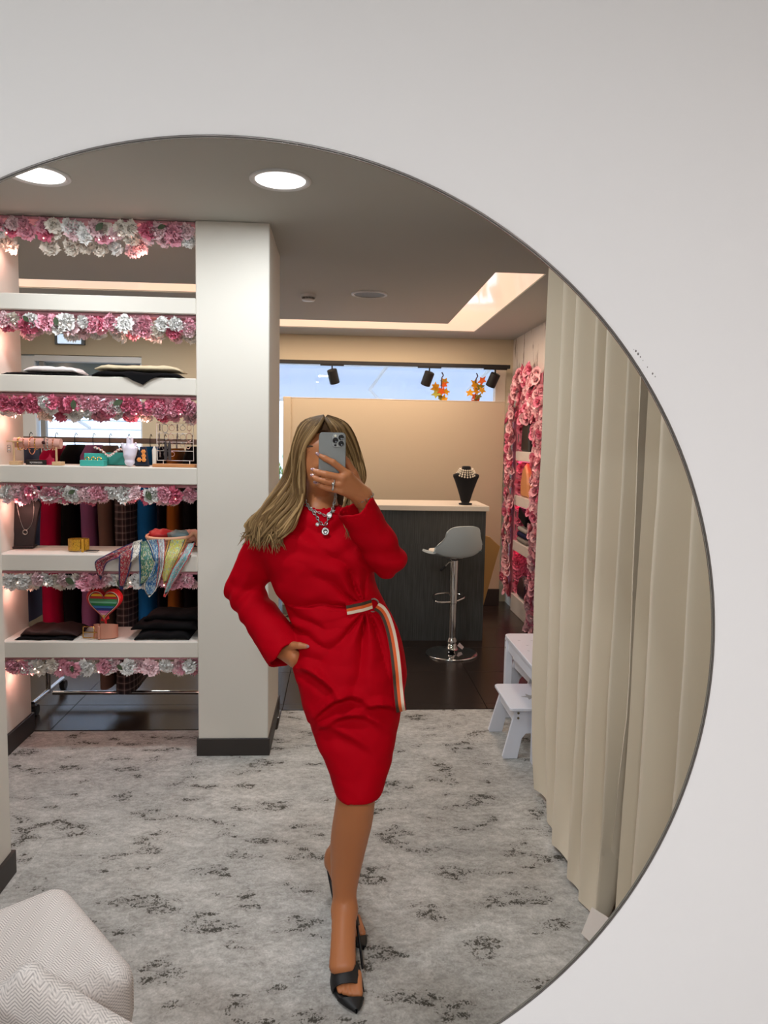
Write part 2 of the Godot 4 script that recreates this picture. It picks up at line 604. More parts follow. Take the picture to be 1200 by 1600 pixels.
	struct("floor_near", bx(X0, X1, -0.1, 0, ZM - 0.08, 3.0), mat("near floor", 168, 168, 170, 0.9))
	# ceiling with luminous slots
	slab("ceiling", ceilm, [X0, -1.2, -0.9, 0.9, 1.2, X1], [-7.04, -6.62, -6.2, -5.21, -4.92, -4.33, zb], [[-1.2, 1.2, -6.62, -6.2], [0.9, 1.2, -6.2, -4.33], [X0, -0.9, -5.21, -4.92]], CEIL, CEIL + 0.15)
	struct("wall_left", bx(X0 - 0.15, X0, 0, CEIL, -7.2, zb), plaster)
	struct("wall_fitting_room", bx(X1, X1 + 0.15, 0, CEIL, -4.45, zb), mat("brown wall paint", 150, 122, 86, 0.85))
	struct("wall_fitting_end", bx(1.66, X1 + 0.15, 0, CEIL, -4.45, -4.3), plaster)
	struct("wall_stub", bx(X0, -1.142, 0, CEIL, -2.535, -2.40, 0.003), plaster, "white wall end at the picture's edge beside the armchair")
	# back wall: lintel, piers, sill
	struct("wall_back_lintel", bx(X0, 2.1, 2.305, CEIL, -7.2, -7.04), beige, "beige lintel over the shop windows")
	struct("wall_back_pier", bx(-1.85, -1.30, 0, 2.305, -7.2, -7.04), beige)
	struct("wall_back_corner", bx(X0, -2.96, 0, 2.305, -7.2, -7.04), beige)
	struct("wall_back_sill", bx(-2.96, -1.85, 0, 0.85, -7.2, -7.04), beige)
	struct("wall_back_right", bx(1.60, 2.1, 0, 2.305, -7.2, -7.04), beige)
	# pillar and the wall that carries the display shelves
	struct("pillar", bx(-0.672, -0.333, 0, CEIL, -4.11, -3.508, 0.004), plaster, "white square pillar at the end of the flower shelves")
	struct("baseboard_pillar", bx(-0.68, -0.325, 0, 0.088, -4.118, -3.500, 0.002), mat("dark skirting", 50, 44, 41, 0.5), "dark skirting round the white pillar's foot")
	struct("wall_shelf_side", bx(X0, -1.60, 0, CEIL, -3.83, -3.46, 0.003), plaster, "white side wall where the display shelves end")
	struct("baseboard_shelf_side", bx(X0, -1.588, 0, 0.10, -3.84, -3.45, 0.002), mats["dark skirting"], "dark skirting along the side wall under the shelves")
	struct("baseboard_stub", bx(X0, -1.130, 0, 0.085, -2.545, -2.39, 0.002), mats["dark skirting"], "dark skirting at the white wall end beside the armchair")
	# floor tiles
	var fb := struct("floor", bx(X0, 2.1, -0.12, -0.02, -7.2, zb), mat("grout", 84, 72, 60, 0.9), "dark brown tiled floor")
	var tm := []
	for k in 3:
		var m := mat("floor tile %d" % k, 44 + k * 3, 36 + k * 2, 32 + k * 2, 0.24, 0.0, 0.42)
		tm.append(m)
	var zz := -7.21
	var row := 0
	while zz < -3.2:
		var xx := 0.89 - 1.2 * 4
		while xx < 2.1:
			var x0 := maxf(xx, X0)
			var x1 := minf(xx + 1.2, 2.1)
			var z1 := minf(zz + 0.6, -4.122 if x0 > -0.35 else -3.835)
			if x1 - x0 > 0.02 and z1 - zz > 0.02:
				part(fb, "tile", bx(x0 + 0.0015, x1 - 0.0015, -0.02, 0.0, zz + 0.0015, z1 - 0.0015, 0.001), tm[(row * 3 + int(xx * 10.0 + 100.0)) % 3])
			xx += 1.2
		zz += 0.6
		row += 1
	# carpet
	rug_tex = rug_texture()
	var rm := StandardMaterial3D.new()
	rm.resource_name = "carpet pile"
	rm.albedo_texture = rug_tex
	rm.roughness = 0.95
	rm.metallic_specular = 0.1
	rm.heightmap_enabled = true
	rm.heightmap_texture = rug_tex
	rm.heightmap_scale = 0.15
	var rug := MB.new()
	var py := PackedVector2Array([Vector2(-1.59, 1.04), Vector2(2.35, 1.04), Vector2(2.35, 4.12), Vector2(-0.318, 4.11), Vector2(-0.318, 3.83), Vector2(-1.59, 3.826)])
	rug.prism(py, 0.02, Vector3(0, -0.01, 0), Basis(Vector3.RIGHT, -PI / 2), 0.003)
	for i in rug.v.size(): rug.t[i] = Vector2(rug.v[i].x / 3.0 + 0.37, rug.v[i].z / 3.0 + 0.21)
	var ro := part(self, "carpet", rug, rm)
	tag(ro, "mottled grey carpet with charcoal abrasions under the person", "carpet")
	var strip := part(self, "edge_strip", bx(-0.3245, -0.3185, -0.018, 0.003, -4.112, -3.99, 0.001), mat("steel", 205, 205, 205, 0.25, 0.9))
	tag(strip, "short bright metal strip along the carpet corner by the pillar", "trim")

func build_lights() -> void:
	# peach glow of the slots in the ceiling
	var em := StandardMaterial3D.new()
	em.resource_name = "slot glow"
	em.albedo_color = rgb(235, 205, 175)
	em.roughness = 0.08
	em.emission_enabled = true
	em.emission = lin(Color(0.92, 0.66, 0.48))
	em.emission_energy_multiplier = 0.9
	var peach := Color(1.0, 0.88, 0.78)
	var t := thing("ceiling_light_panel", "peach glowing panel in the ceiling slot that turns along the right", "light panel", Vector3(0, CEIL, 0))
	part(t, "panel", bx(-1.2, 1.2, 0.008, 0.018, -6.62, -6.2), em)
	part(t, "panel", bx(0.9, 1.2, 0.008, 0.018, -6.2, -4.33), em)
	lamp_area(Vector3(0.1, CEIL + 0.003, -6.41), Vector2(2.1, 0.36), peach, 2.4, "slot_glow")
	lamp_area(Vector3(1.05, CEIL + 0.003, -5.25), Vector2(0.26, 1.7), peach, 1.5, "slot_glow")
	var u := thing("ceiling_light_panel", "peach glowing strip in the ceiling seen above the top shelf", "light panel", Vector3(0, CEIL, 0))
	part(u, "panel", bx(-3.3, -0.9, 0.008, 0.018, -5.21, -4.92), em)
	lamp_area(Vector3(-2.1, CEIL + 0.003, -5.065), Vector2(2.2, 0.26), peach, 2.0, "slot_glow")

# ---------------------------------------------------------------- far end of the shop
func build_back_room() -> void:
	var white := mat("white frame", 232, 236, 236, 0.45)
	var black := mat("black metal", 12, 13, 13, 0.55)
	var glass := StandardMaterial3D.new()
	glass.resource_name = "window pane"
	glass.albedo_color = Color(0.93, 0.97, 1.0, 0.06)
	glass.transparency = BaseMaterial3D.TRANSPARENCY_ALPHA
	glass.roughness = 0.02
	# left window
	var w := Node3D.new(); w.name = "window_1"; add_child(w)
	tag(w, "white framed shop window behind the clothes rack", "", "", "structure")
	part(w, "jamb", bx(-2.96, -2.83, 0.85, 2.29, -7.16, -7.05, 0.003), white)
	part(w, "mullion", bx(-2.80, -2.755, 0.85, 2.25, -7.14, -7.08, 0.003), mat("grey frame", 150, 152, 150, 0.5))
	part(w, "head", bx(-2.83, -1.85, 2.245, 2.30, -7.16, -7.05, 0.003), white)
	part(w, "jamb", bx(-1.87, -1.85, 0.85, 2.245, -7.14, -7.06, 0.002), white)
	part(w, "sill", bx(-2.96, -1.85, 0.85, 0.89, -7.16, -7.0, 0.003), white)
	part(w, "pane", bx(-2.755, -1.87, 0.89, 2.245, -7.115, -7.109), glass)
	# the large window over the partition and the glass beside it
	w = Node3D.new(); w.name = "window_2"; add_child(w)
	tag(w, "wide shop window over the beige partition", "", "", "structure")
	part(w, "head", bx(-1.30, 1.60, 2.275, 2.305, -7.16, -7.045, 0.002), white)
	part(w, "jamb", bx(1.50, 1.60, 0, 2.275, -7.16, -7.05, 0.003), mat("cream frame", 238, 224, 204, 0.5))
	part(w, "jamb", bx(-1.30, -1.285, 0, 2.275, -7.14, -7.06, 0.002), white)
	part(w, "pane", bx(-1.285, 1.50, 0.02, 2.275, -7.115, -7.109), glass)
	# box of a rolled shutter behind the left window
	var sb := thing("shutter_box", "teal grey shutter box seen through the window above the folded tops", "shutter box", Vector3(-2.3, 2.16, -7.32))
	part(sb, "case", bx(-0.62, 0.62, -0.075, 0.11, -0.1, 0.1, 0.01), mat("teal case", 74, 104, 106, 0.5))
	part(sb, "rail", bx(-0.62, 0.62, -0.13, -0.085, -0.05, 0.06, 0.005), mat("teal rail", 96, 126, 128, 0.5))
	part(sb, "bracket", bx(-0.42, -0.24, -0.06, 0.03, 0.1, 0.13, 0.01), mat("zinc", 150, 172, 170, 0.4, 0.3))
	part(sb, "motor_cap", bx(0.02, 0.16, -0.05, 0.015, 0.1, 0.15, 0.015), mat("dark rubber", 48, 62, 64, 0.6))
	# street side: awning, facade, pavement
	var aw := thing("street_awning", "pale blue-white awning with folding arms outside the shop windows", "awning", Vector3(0, 0, 0))
	var am := mat("awning cloth", 208, 214, 221, 0.8)
	am.backlight_enabled = true
	am.backlight = rgb(196, 206, 220)
	var rows := []
	for i in 7:
		var r := PackedVector3Array()
		var f := i / 6.0
		for j in 25: r.append(Vector3(-4.4 + 7.6 * j / 24.0, 3.0 - 0.9 * f + 0.02 * sin(j * 1.3) * f, -7.3 - 2.3 * f))
		rows.append(r)
	var ac := MB.new(); ac.sheet(rows, 0.006)
	part(aw, "canopy", ac, am)
	var fb := MB.new(); fb.rod(Vector3(-4.4, 2.09, -9.62), Vector3(3.2, 2.09, -9.62), 0.03)
	part(aw, "front_bar", fb, white)
	for q in [[Vector3(0.60, 2.50, -7.7), Vector3(0.374, 2.20, -9.2), Vector3(0.50, 2.11, -9.6)], [Vector3(1.74, 2.50, -7.7), Vector3(1.60, 2.205, -9.2), Vector3(1.78, 2.11, -9.6)], [Vector3(-3.0, 2.02, -7.5), Vector3(-3.02, 1.84, -8.2), Vector3(-3.054, 1.667, -9.2)]]:
		var a := MB.new()
		a.tube(PackedVector3Array(q), 0.022, 6)
		part(aw, "folding_arm", a, white)
	var fac := thing("street_facade", "pale facade with shutter lines across the street", "building", Vector3(0, 0, -14))
	part(fac, "wall", bx(-9, 7, 0, 7, -0.4, 0), mat("facade", 196, 212, 226, 0.9))
	for k in 9:
		part(fac, "shutter_slat", bx(-6.8, -3.0, 0.9 + 0.16 * k, 1.045 + 0.16 * k, 0.0, 0.035, 0.01), mat("shutter", 214, 226, 236, 0.7))
	for k in 3:
		part(fac, "window_frame", bx(-1.9 + 2.2 * k, -0.9 + 2.2 * k, 2.9, 4.4, 0.0, 0.06, 0.01), mat("shutter", 214, 226, 236, 0.7))
		part(fac, "pane", bx(-1.8 + 2.2 * k, -1.0 + 2.2 * k, 3.0, 4.3, 0.06, 0.07), mat("far glass", 90, 110, 128, 0.15))
	struct("pavement_outside", bx(-9, 7, -0.15, -0.02, -14, -7.2), mat("paving", 150, 156, 166, 0.8), "pale street pavement outside")
	# shrub by the glass door
	var sh := thing("street_shrub", "green leafy shrub outside the glass beside the pillar", "shrub", Vector3(-0.68, 0, -8.5))
	var stem := MB.new()
	stem.tube(PackedVector3Array([Vector3(0, 0.3, 0), Vector3(0.02, 0.7, 0), Vector3(-0.01, 1.2, 0.01)]), [0.02, 0.015, 0.008], 6)
	part(sh, "stem", stem, mat("bark", 92, 74, 56, 0.9))
	var pot := MB.new()
	pot.lathe(Vector3.ZERO, PackedVector2Array([Vector2(0.01, 0.0), Vector2(0.13, 0.0), Vector2(0.17, 0.33), Vector2(0.18, 0.34), Vector2(0.16, 0.34), Vector2(0.14, 0.29), Vector2(0.01, 0.29)]), 20)
	part(sh, "pot", pot, mat("grey pot", 140, 142, 144, 0.7))
	var rng := RandomNumberGenerator.new(); rng.seed = 4
	var lf := MB.new()
	for k in 170:
		var d := Vector3(rng.randf_range(-1, 1), rng.randf_range(-1, 1), rng.randf_range(-1, 1)).normalized()
		var p := Vector3(0, 1.0, 0) + d * Vector3(0.24, 0.38, 0.24) * rng.randf_range(0.5, 1.0)
		var b := Basis.looking_at(d + Vector3(0.01, 0.2, 0), Vector3.UP).rotated(d, rng.randf() * TAU)
		lf.col = Color(0.16, 0.34, 0.07).lerp(Color(0.42, 0.5, 0.10), rng.randf())
		var a0 := p; var a1 := p + b * Vector3(0.018, 0.006, -0.03); var a2 := p + b * Vector3(0, 0, -0.075); var a3 := p + b * Vector3(-0.018, 0.006, -0.03)
		lf.tri(a0, a1, a2); lf.tri(a0, a2, a3)
	var lm := mat("leaf", 255, 255, 255, 0.6); lm.vertex_color_use_as_albedo = true
	part(sh, "foliage", lf, lm).set_meta("kind", "stuff")
	# partition in front of the window
	var tan_paint := mat("tan panel paint", 200, 186, 160, 0.7, 0.0, 0.3)
	var pt := thing("window_partition", "tan back panel of the shop window behind the counter", "partition", Vector3(0, 0, -6.87))
	part(pt, "panel", bx(-0.45, 1.555, 0, 1.945, -0.02, 0.02, 0.002), tan_paint)
	part(pt, "end_post", bx(-0.52, -0.448, 0, 1.955, -0.035, 0.035, 0.004), tan_paint)
	part(pt, "top_edge", bx(-0.447, 1.555, 1.946, 1.952, -0.02, 0.022), mat("cream edge", 226, 212, 188, 0.5))
	part(pt, "skirting", bx(-0.45, 1.555, 0.0, 0.165, 0.0205, 0.034, 0.002), mat("dark skirting", 50, 44, 41, 0.5))
	# counter
	var ct := thing("reception_counter", "dark grey wood-grain counter with a white top", "counter", Vector3(0, 0, -5.6))
	var wg := mat("charcoal oak", 255, 255, 255, 0.62)
	var nzw := FastNoiseLite.new(); nzw.seed = 6; nzw.frequency = 0.35; nzw.fractal_octaves = 3
	wg.albedo_texture = paint(256, 256, func(x, y):
		var g := nzw.get_noise_2d(x * 1.0, y * 0.03) * 0.5 + nzw.get_noise_2d(x * 2.3 + 90, y * 0.012) * 0.35
		var tone := 66.0 + g * 34.0
		return rgb(tone, tone + 1, tone - 1))
	wg.uv1_triplanar = true; wg.uv1_world_triplanar = true; wg.uv1_scale = Vector3.ONE * 1.3
	part(ct, "front_panel", bx(-0.15, 1.15, 0.0, 1.03, -0.03, 0.0, 0.001), wg)
	part(ct, "side_panel", bx(1.12, 1.152, 0.0, 1.03, -0.5, -0.03, 0.001), wg)
	part(ct, "side_panel", bx(-0.15, -0.12, 0.0, 1.03, -0.5, -0.03, 0.001), wg)
	part(ct, "worktop", bx(-0.18, 1.17, 1.03, 1.07, -0.52, 0.02, 0.003), mat("cream worktop", 222, 212, 196, 0.4))
	part(ct, "shelf", bx(-0.12, 1.12, 0.5, 0.52, -0.48, -0.04), wg)
	# tan board leaning behind the counter's end
	var bm := MB.new()
	bm.prism(PackedVector2Array([Vector2(-0.16, 0.0), Vector2(-0.02, 0.0), Vector2(0.145, 0.655), Vector2(0.05, 0.74), Vector2(-0.16, 0.80)]), 0.02, Vector3.ZERO, Basis(), 0.002)
	var bd := part(self, "leaning_board", bm, mat("pale wood", 196, 160, 96, 0.6), Vector3(1.28, 0.0, -6.3))
	tag(bd, "tan wooden board with a slanted edge behind the counter's end", "board")
	# black bust with pearls on the counter
	bust(Vector3(1.005, 1.07, -5.72), 1.0, true, "black velvet necklace bust wearing pearl strands on the counter")
	# bar stools
	bar_stool(Vector3(0.848, 0, -5.235), 0.28, "pale grey bar stool on a chrome post before the counter", true)
	bar_stool(Vector3(-0.565, 0, -6.27), 2.6, "bar stool of which the chrome disc foot shows beside the red dress", false)
	# lamp track and spots
	var tk := thing("lamp_track", "black lamp track under the beige lintel", "track", Vector3(0.5, 2.262, -6.9))
	part(tk, "rail", bx(-1.115, 1.10, 0.0, 0.034, -0.02, 0.02, 0.002), black)
	for q in [[-0.074, 0.25, "black track spotlight nearest the pillar"], [0.837, -0.3, "black track spotlight above the yellow leaf garland"], [1.462, -0.35, "black track spotlight nearest the marble wall"]]:
		var s := thing("track_spotlight", q[2], "spotlight", Vector3(q[0], 2.262, -6.9), 0.0, "track spotlights")
		part(s, "adapter", bx(-0.11, 0.11, -0.012, 0.0, -0.018, 0.018, 0.002), black)
		var st := MB.new(); st.rod(Vector3(0, -0.012, 0), Vector3(0, -0.06, 0), 0.007)
		part(s, "stem", st, black)
		var hb := Basis(Vector3.BACK, q[1]) * Basis(Vector3.RIGHT, 0.35)
		var hd := MB.new()
		hd.lathe(Vector3(0, -0.06, 0), PackedVector2Array([Vector2(0.002, 0.012), Vector2(0.044, 0.012), Vector2(0.047, 0.008), Vector2(0.047, -0.115), Vector2(0.044, -0.118), Vector2(0.04, -0.11), Vector2(0.002, -0.108)]), 20, 1, 1, hb)
		part(s, "head", hd, black)
	# garlands of autumn leaves hanging in the window
	var leafm := []
	for q in [["orange leaf", 226, 110, 30], ["yellow leaf", 240, 186, 40], ["olive leaf", 168, 160, 60], ["red leaf", 196, 74, 30]]:
		var m := mat(q[0], q[1], q[2], q[3], 0.6)
		m.backlight_enabled = true; m.backlight = rgb(q[1], q[2], q[3])
		leafm.append(m)
	var lp := PackedVector2Array()
	for k in 10:
		var a := PI / 2 + TAU * k / 10.0
		lp.append(Vector2(cos(a), sin(a)) * (1.0 if k % 2 == 0 else 0.5))
	var lmb := MB.new(); lmb.prism(lp, 0.06)
	var leaf_mesh := lmb.mesh()
	for g in 2:
		var gx: float = [0.968, 1.300][g]
		var gl := thing("leaf_garland", ["orange and olive autumn leaf garland hanging in the window", "yellow autumn leaf garland hanging in the window by the marble wall"][g], "garland", Vector3(gx, 2.225, -7.0), 0.0, "autumn leaf garlands")
		var hk := MB.new()
		hk.tube(curve([Vector3(0, 0.0, 0), Vector3(0.014, -0.03, 0), Vector3(0, -0.06, 0), Vector3(0, -0.16, 0), Vector3(0.01, -0.5, 0)], 5), 0.006, 6)
		part(gl, "cord", hk, mat("brown cord", 92, 66, 52, 0.8))
		for k in 17:
			var m: Material = leafm[rng.randi() % 3] if g == 0 else leafm[[1, 1, 0, 2][rng.randi() % 4]]
			var s := rng.randf_range(0.04, 0.06)
			var b := Basis.from_euler(Vector3(rng.randf_range(-0.7, 0.7), rng.randf_range(-0.8, 0.8), rng.randf() * TAU)).scaled(Vector3.ONE * s)
			part(gl, "leaf", leaf_mesh, m, Vector3(rng.randf_range(-0.055, 0.055), -0.075 - k * 0.02 + rng.randf_range(-0.012, 0.012), rng.randf_range(-0.03, 0.04)), b)
	# small ceiling fittings
	var sd := thing("smoke_detector", "small round smoke detector on the ceiling", "detector", Vector3(-0.223, CEIL, -5.15))
	var sm := MB.new()
	sm.lathe(Vector3.ZERO, PackedVector2Array([Vector2(0.052, 0.0), Vector2(0.052, -0.018), Vector2(0.048, -0.02)]), 24)
	part(sd, "base", sm, mat("lamp trim", 205, 205, 203, 0.45))
	var sn := MB.new()
	for k in 10:
		var a := TAU * k / 10.0
		sn.box(Vector3(cos(a) * 0.038, -0.027, sin(a) * 0.038), Vector3(0.008, 0.014, 0.014), 0.001, Basis(Vector3.UP, -a))
	part(sd, "vent_ribs", sn, mat("grey plastic", 120, 118, 114, 0.6))
	var sc := MB.new()
	sc.lathe(Vector3.ZERO, PackedVector2Array([Vector2(0.046, -0.034), Vector2(0.04, -0.042), Vector2(0.001, -0.044)]), 24)
	part(sd, "cap", sc, mat("lamp trim", 205, 205, 203, 0.45))
	var vt := thing("ceiling_speaker", "flat round grey speaker grille in the ceiling", "speaker", Vector3(0.192, CEIL, -5.06))
	var v1 := MB.new()
	v1.lathe(Vector3.ZERO, PackedVector2Array([Vector2(0.122, 0.002), Vector2(0.122, -0.008), Vector2(0.108, -0.01), Vector2(0.104, -0.004)]), 36)
	part(vt, "rim", v1, mat("lamp trim", 205, 205, 203, 0.45))
	var v2 := MB.new()
	v2.lathe(Vector3.ZERO, PackedVector2Array([Vector2(0.001, -0.004), Vector2(0.105, -0.005)]), 36)
	part(vt, "grille", v2, mat("grille grey", 104, 108, 108, 0.6))
	# emergency light on the lintel
	var el := thing("emergency_light", "small lit rectangular emergency light on the beige lintel", "light", Vector3(-2.49, 2.445, -7.035))
	part(el, "body", bx(-0.135, 0.135, -0.05, 0.05, 0.0, 0.03, 0.004), mat("grille grey", 104, 108, 108, 0.6))
	var em := StandardMaterial3D.new(); em.albedo_color = Color(0.9, 0.94, 1.0); em.emission_enabled = true; em.emission = Color(0.8, 0.9, 1.0); em.emission_energy_multiplier = 0.8
	part(el, "diffuser", bx(-0.105, 0.105, -0.042, 0.042, 0.03, 0.045, 0.004), em)
	lamp_area(Vector3(-2.49, 2.445, -6.985), Vector2(0.2, 0.08), Color(0.85, 0.92, 1.0), 0.06, "emergency_glow", Vector3.BACK)

# necklace bust: silhouette board with depth and foot
func bust(at: Vector3, s: float, pearls: bool, label: String) -> Node3D:
	var t := thing("necklace_bust", label, "bust", at)
	var bl := mat("black velvet", 17, 16, 18, 0.9); bl.rim_enabled = true; bl.rim = 0.3
	var prof := [[0.0, 0.052, 0.045], [0.012, 0.054, 0.046], [0.016, 0.03, 0.028], [0.03, 0.038, 0.028], [0.08, 0.052, 0.032], [0.14, 0.072, 0.04], [0.19, 0.09, 0.045], [0.222, 0.104, 0.047], [0.238, 0.104, 0.045], [0.250, 0.078, 0.043], [0.262, 0.046, 0.04], [0.285, 0.037, 0.036], [0.302, 0.035, 0.034], [0.306, 0.02, 0.02]]
	var rows := []
	for p in prof:
		var r := PackedVector3Array()
		for j in 24:
			var a := TAU * j / 24.0
			var cz: float = sin(a) * p[2] * (1.0 if sin(a) > 0 else 0.6)
			r.append(Vector3(cos(a) * p[1], p[0], cz) * s)
		rows.append(r)
	var b := MB.new(); b.grid(rows, true)
	b.cap(rows[0], Vector3.DOWN); b.cap(rows[rows.size() - 1], Vector3.UP)
	part(t, "body", b, bl)
	if pearls:
		var n := thing("pearl_necklace", "cream pearl strands round the black bust's neck", "necklace", at)
		var ps := MB.new(); ps.ellipsoid(Vector3.ZERO, Vector3.ONE * 0.0075, Basis(), 8, 6)
		var pm := ps.mesh()
		var pmat := mat("pearl", 236, 226, 206, 0.25)
		for k in 4:
			for i in 20:
				var a := TAU * i / 20.0
				var y := 0.282 - 0.011 * k - (0.012 + 0.006 * k) * maxf(0.0, sin(a))
				part(n, "pearl", pm, pmat, Vector3(cos(a) * (0.052 + 0.007 * k), y, sin(a) * (0.051 + 0.006 * k)))
	return t

func bar_stool(at: Vector3, turn: float, label: String, tagged: bool) -> void:
	var t := thing("bar_stool", label, "bar stool", at, turn, "bar stools")
	var ch := mat("chrome", 205, 205, 205, 0.08, 1.0)
	var b := MB.new()
	b.lathe(Vector3.ZERO, PackedVector2Array([Vector2(0.19, 0.0), Vector2(0.193, 0.008), Vector2(0.185, 0.014), Vector2(0.1, 0.026), Vector2(0.05, 0.04), Vector2(0.036, 0.06), Vector2(0.033, 0.085), Vector2(0.001, 0.085)]), 48)
	part(t, "foot_disc", b, ch)
	var p := MB.new()
	p.lathe(Vector3.ZERO, PackedVector2Array([Vector2(0.036, 0.085), Vector2(0.038, 0.1), Vector2(0.03, 0.12), Vector2(0.026, 0.13), Vector2(0.026, 0.38)]), 24)
	p.lathe(Vector3.ZERO, PackedVector2Array([Vector2(0.028, 0.38), Vector2(0.03, 0.385), Vector2(0.03, 0.70), Vector2(0.026, 0.72), Vector2(0.001, 0.72)]), 24)
	part(t, "post", p, ch)
	# footrest loop
	var f := MB.new()
	f.tube(curve([Vector3(-0.03, 0.395, 0.02), Vector3(-0.13, 0.405, 0.04), Vector3(-0.145, 0.412, 0.0), Vector3(-0.1, 0.42, -0.13), Vector3(0, 0.425, -0.16), Vector3(0.1, 0.42, -0.13), Vector3(0.11, 0.412, -0.04), Vector3(0.03, 0.395, 0.0)], 5), 0.008, 8)
	part(t, "footrest", f, ch)
	var lv := MB.new()
	lv.tube(PackedVector3Array([Vector3(-0.01, 0.70, 0.0), Vector3(-0.06, 0.69, 0.03), Vector3(-0.09, 0.665, 0.04)]), 0.005, 6)
	var lo := part(t, "lever", lv, ch)
	var gr := MB.new(); gr.rod(Vector3(-0.088, 0.667, 0.04), Vector3(-0.125, 0.64, 0.045), 0.01, 8)
	part(lo, "grip", gr, mat("black plastic", 24, 24, 24, 0.5))
	# moulded shell seen from behind; backrest towards the room (+z)
	var rows := []
	var N := 18
	for i in N + 1:
		var f2 := i / float(N)
		var r := PackedVector3Array()
		for j in 31:
			var u := j / 15.0 - 1.0
			var q: Vector3
			if f2 < 0.5:
				var g := f2 / 0.5    # front edge of seat to the back
				var hw := 0.172 + 0.02 * sin(g * PI)
				q = Vector3(u * hw, 0.735 + 0.03 * u * u + 0.02 * pow(1.0 - g, 3.0) * -1.0 + 0.012 * (1.0 - sin(g * PI)), lerpf(-0.2, 0.12, g) * (1.0 - 0.06 * u * u))
			else:
				var g := (f2 - 0.5) / 0.5
				var hw := lerpf(0.187, 0.128, smoothstep(0.05, 0.95, g))
				var ur := sin(u * PI * 0.5)
				var dip := 0.055 * (1.0 - sqrt(maxf(0.0, 1.0 - pow(absf(ur), 3.2)))) * g
				q = Vector3(ur * hw, 0.745 + 0.228 * g + 0.03 * ur * ur * (1.0 - g) - dip, 0.12 + 0.075 * sin(g * PI * 0.5) - 0.075 * ur * ur * (1.0 - g * 0.35))
			r.append(q)
		rows.append(r)
	var sh := MB.new(); sh.sheet(rows, 0.016)
	part(t, "shell", sh, mat("stool shell", 206, 214, 212, 0.4))
	var cu := MB.new(); cu.rbox(Vector3(0, 0.758, -0.05), Vector3(0.27, 0.03, 0.24), 0.014)
	part(t, "seat_pad", cu, mat("cream pad", 226, 214, 198, 0.6))
	var ho := MB.new(); ho.lathe(Vector3(0, 0.7, 0), PackedVector2Array([Vector2(0.03, 0.0), Vector2(0.07, 0.02), Vector2(0.075, 0.032), Vector2(0.001, 0.034)]), 20)
	part(t, "seat_mount", ho, ch)
	if tagged:
		var tg := MB.new()
		tg.prism(PackedVector2Array([Vector2(-0.02, -0.012), Vector2(0.03, -0.02), Vector2(0.034, 0.002), Vector2(-0.015, 0.016)]), 0.002, Vector3(0.045, 0.075, 0.05), Basis(Vector3.BACK, -0.5))
		part(t, "care_tag", tg, mat("pink tag", 232, 208, 200, 0.6))

# ---------------------------------------------------------------- display shelves, flowers, rack
const SHELF_TOP := [2.20, 1.832, 1.413, 0.994, 0.571]
const SHELF_BOT := [2.126, 1.752, 1.332, 0.914, 0.492]
const SZ0 := -3.80
const SZ1 := -3.508

# ruffled blossom made of curled petals, radius about 1, opening along +z
func blossom_mesh(sd: int, layers: int, ruffle: float) -> ArrayMesh:
	var r := RandomNumberGenerator.new(); r.seed = sd
	var b := MB.new()
	for l in layers:
		var lf := l / float(maxi(layers - 1, 1))
		var cnt := maxi(9 - l, 5)
		for k in cnt:
			var a := TAU * (k + r.randf_range(-0.25, 0.25)) / cnt + l * 0.7
			var L := lerpf(1.0, 0.5, lf) * r.randf_range(0.85, 1.1)
			var W := lerpf(0.50, 0.34, lf) * r.randf_range(0.85, 1.15)
			var lift := lerpf(0.25, 1.35, lf)
			var shade := r.randf_range(0.9, 1.0)
			b.col = Color(shade, shade, shade)
			var rows := []
			for i in 4:
				var f := i / 3.0
				var row := PackedVector3Array()
				for j in 5:
					var u := j / 2.0 - 1.0
					var w := W * sin(PI * (0.18 + 0.62 * f)) * (1.0 if f < 0.9 else 1.05)
					var rf := ruffle * f * f * (sin(j * 2.9 + k * 1.9 + l) * 0.22 + r.randf_range(-0.12, 0.12))
					var ang := lift * (0.55 + 0.6 * f) + rf
					var d := L * f * (1.0 - 0.14 * u * u * f + 0.10 * f * sin(j * 3.1 + k))
					row.append(Vector3(cos(ang) * d, u * w * 0.8, sin(ang) * d * 0.75 + rf * 0.35).rotated(Vector3.BACK, a))
				rows.append(row)
			b.grid(rows)
	return b.mesh(true)

var blossoms := []
var petal_mats := {}

func petal_mat(key: String, r: float, g: float, b: float) -> StandardMaterial3D:
	if petal_mats.has(key): return petal_mats[key]
	var m := StandardMaterial3D.new()
	m.resource_name = key + " petals"
	m.albedo_color = rgb(r, g, b)
	m.vertex_color_use_as_albedo = true
	m.roughness = 0.75
	m.metallic_specular = 0.2
	m.backlight_enabled = true
	m.backlight = rgb(r, g, b) * 0.14
	petal_mats[key] = m
	return m

func leaf_mesh_long() -> ArrayMesh:
	var b := MB.new()
	var rows := []
	for i in 6:
		var f := i / 5.0
		var w := 0.3 * sin(PI * clampf(f * 0.96 + 0.03, 0, 1))
		rows.append(PackedVector3Array([Vector3(-w, -f, 0.08 * f), Vector3(0, -f, -0.03 + 0.1 * f), Vector3(w, -f, 0.08 * f)]))
	b.sheet(rows, 0.02)
	return b.mesh()

func build_more() -> void:
	build_shelves()
	build_garlands()
	build_shelf_goods()
	build_rack()
	build_right_side()
	build_armchair()
	build_person()

func build_shelves() -> void:
	var t := thing("display_shelving", "five thick white shelves built between the wall and the pillar", "shelving", Vector3.ZERO)
	for k in 5:
		part(t, "shelf", bx(-1.60, -0.672, SHELF_BOT[k], SHELF_TOP[k], SZ0, SZ1, 0.004), mats["white plaster"])

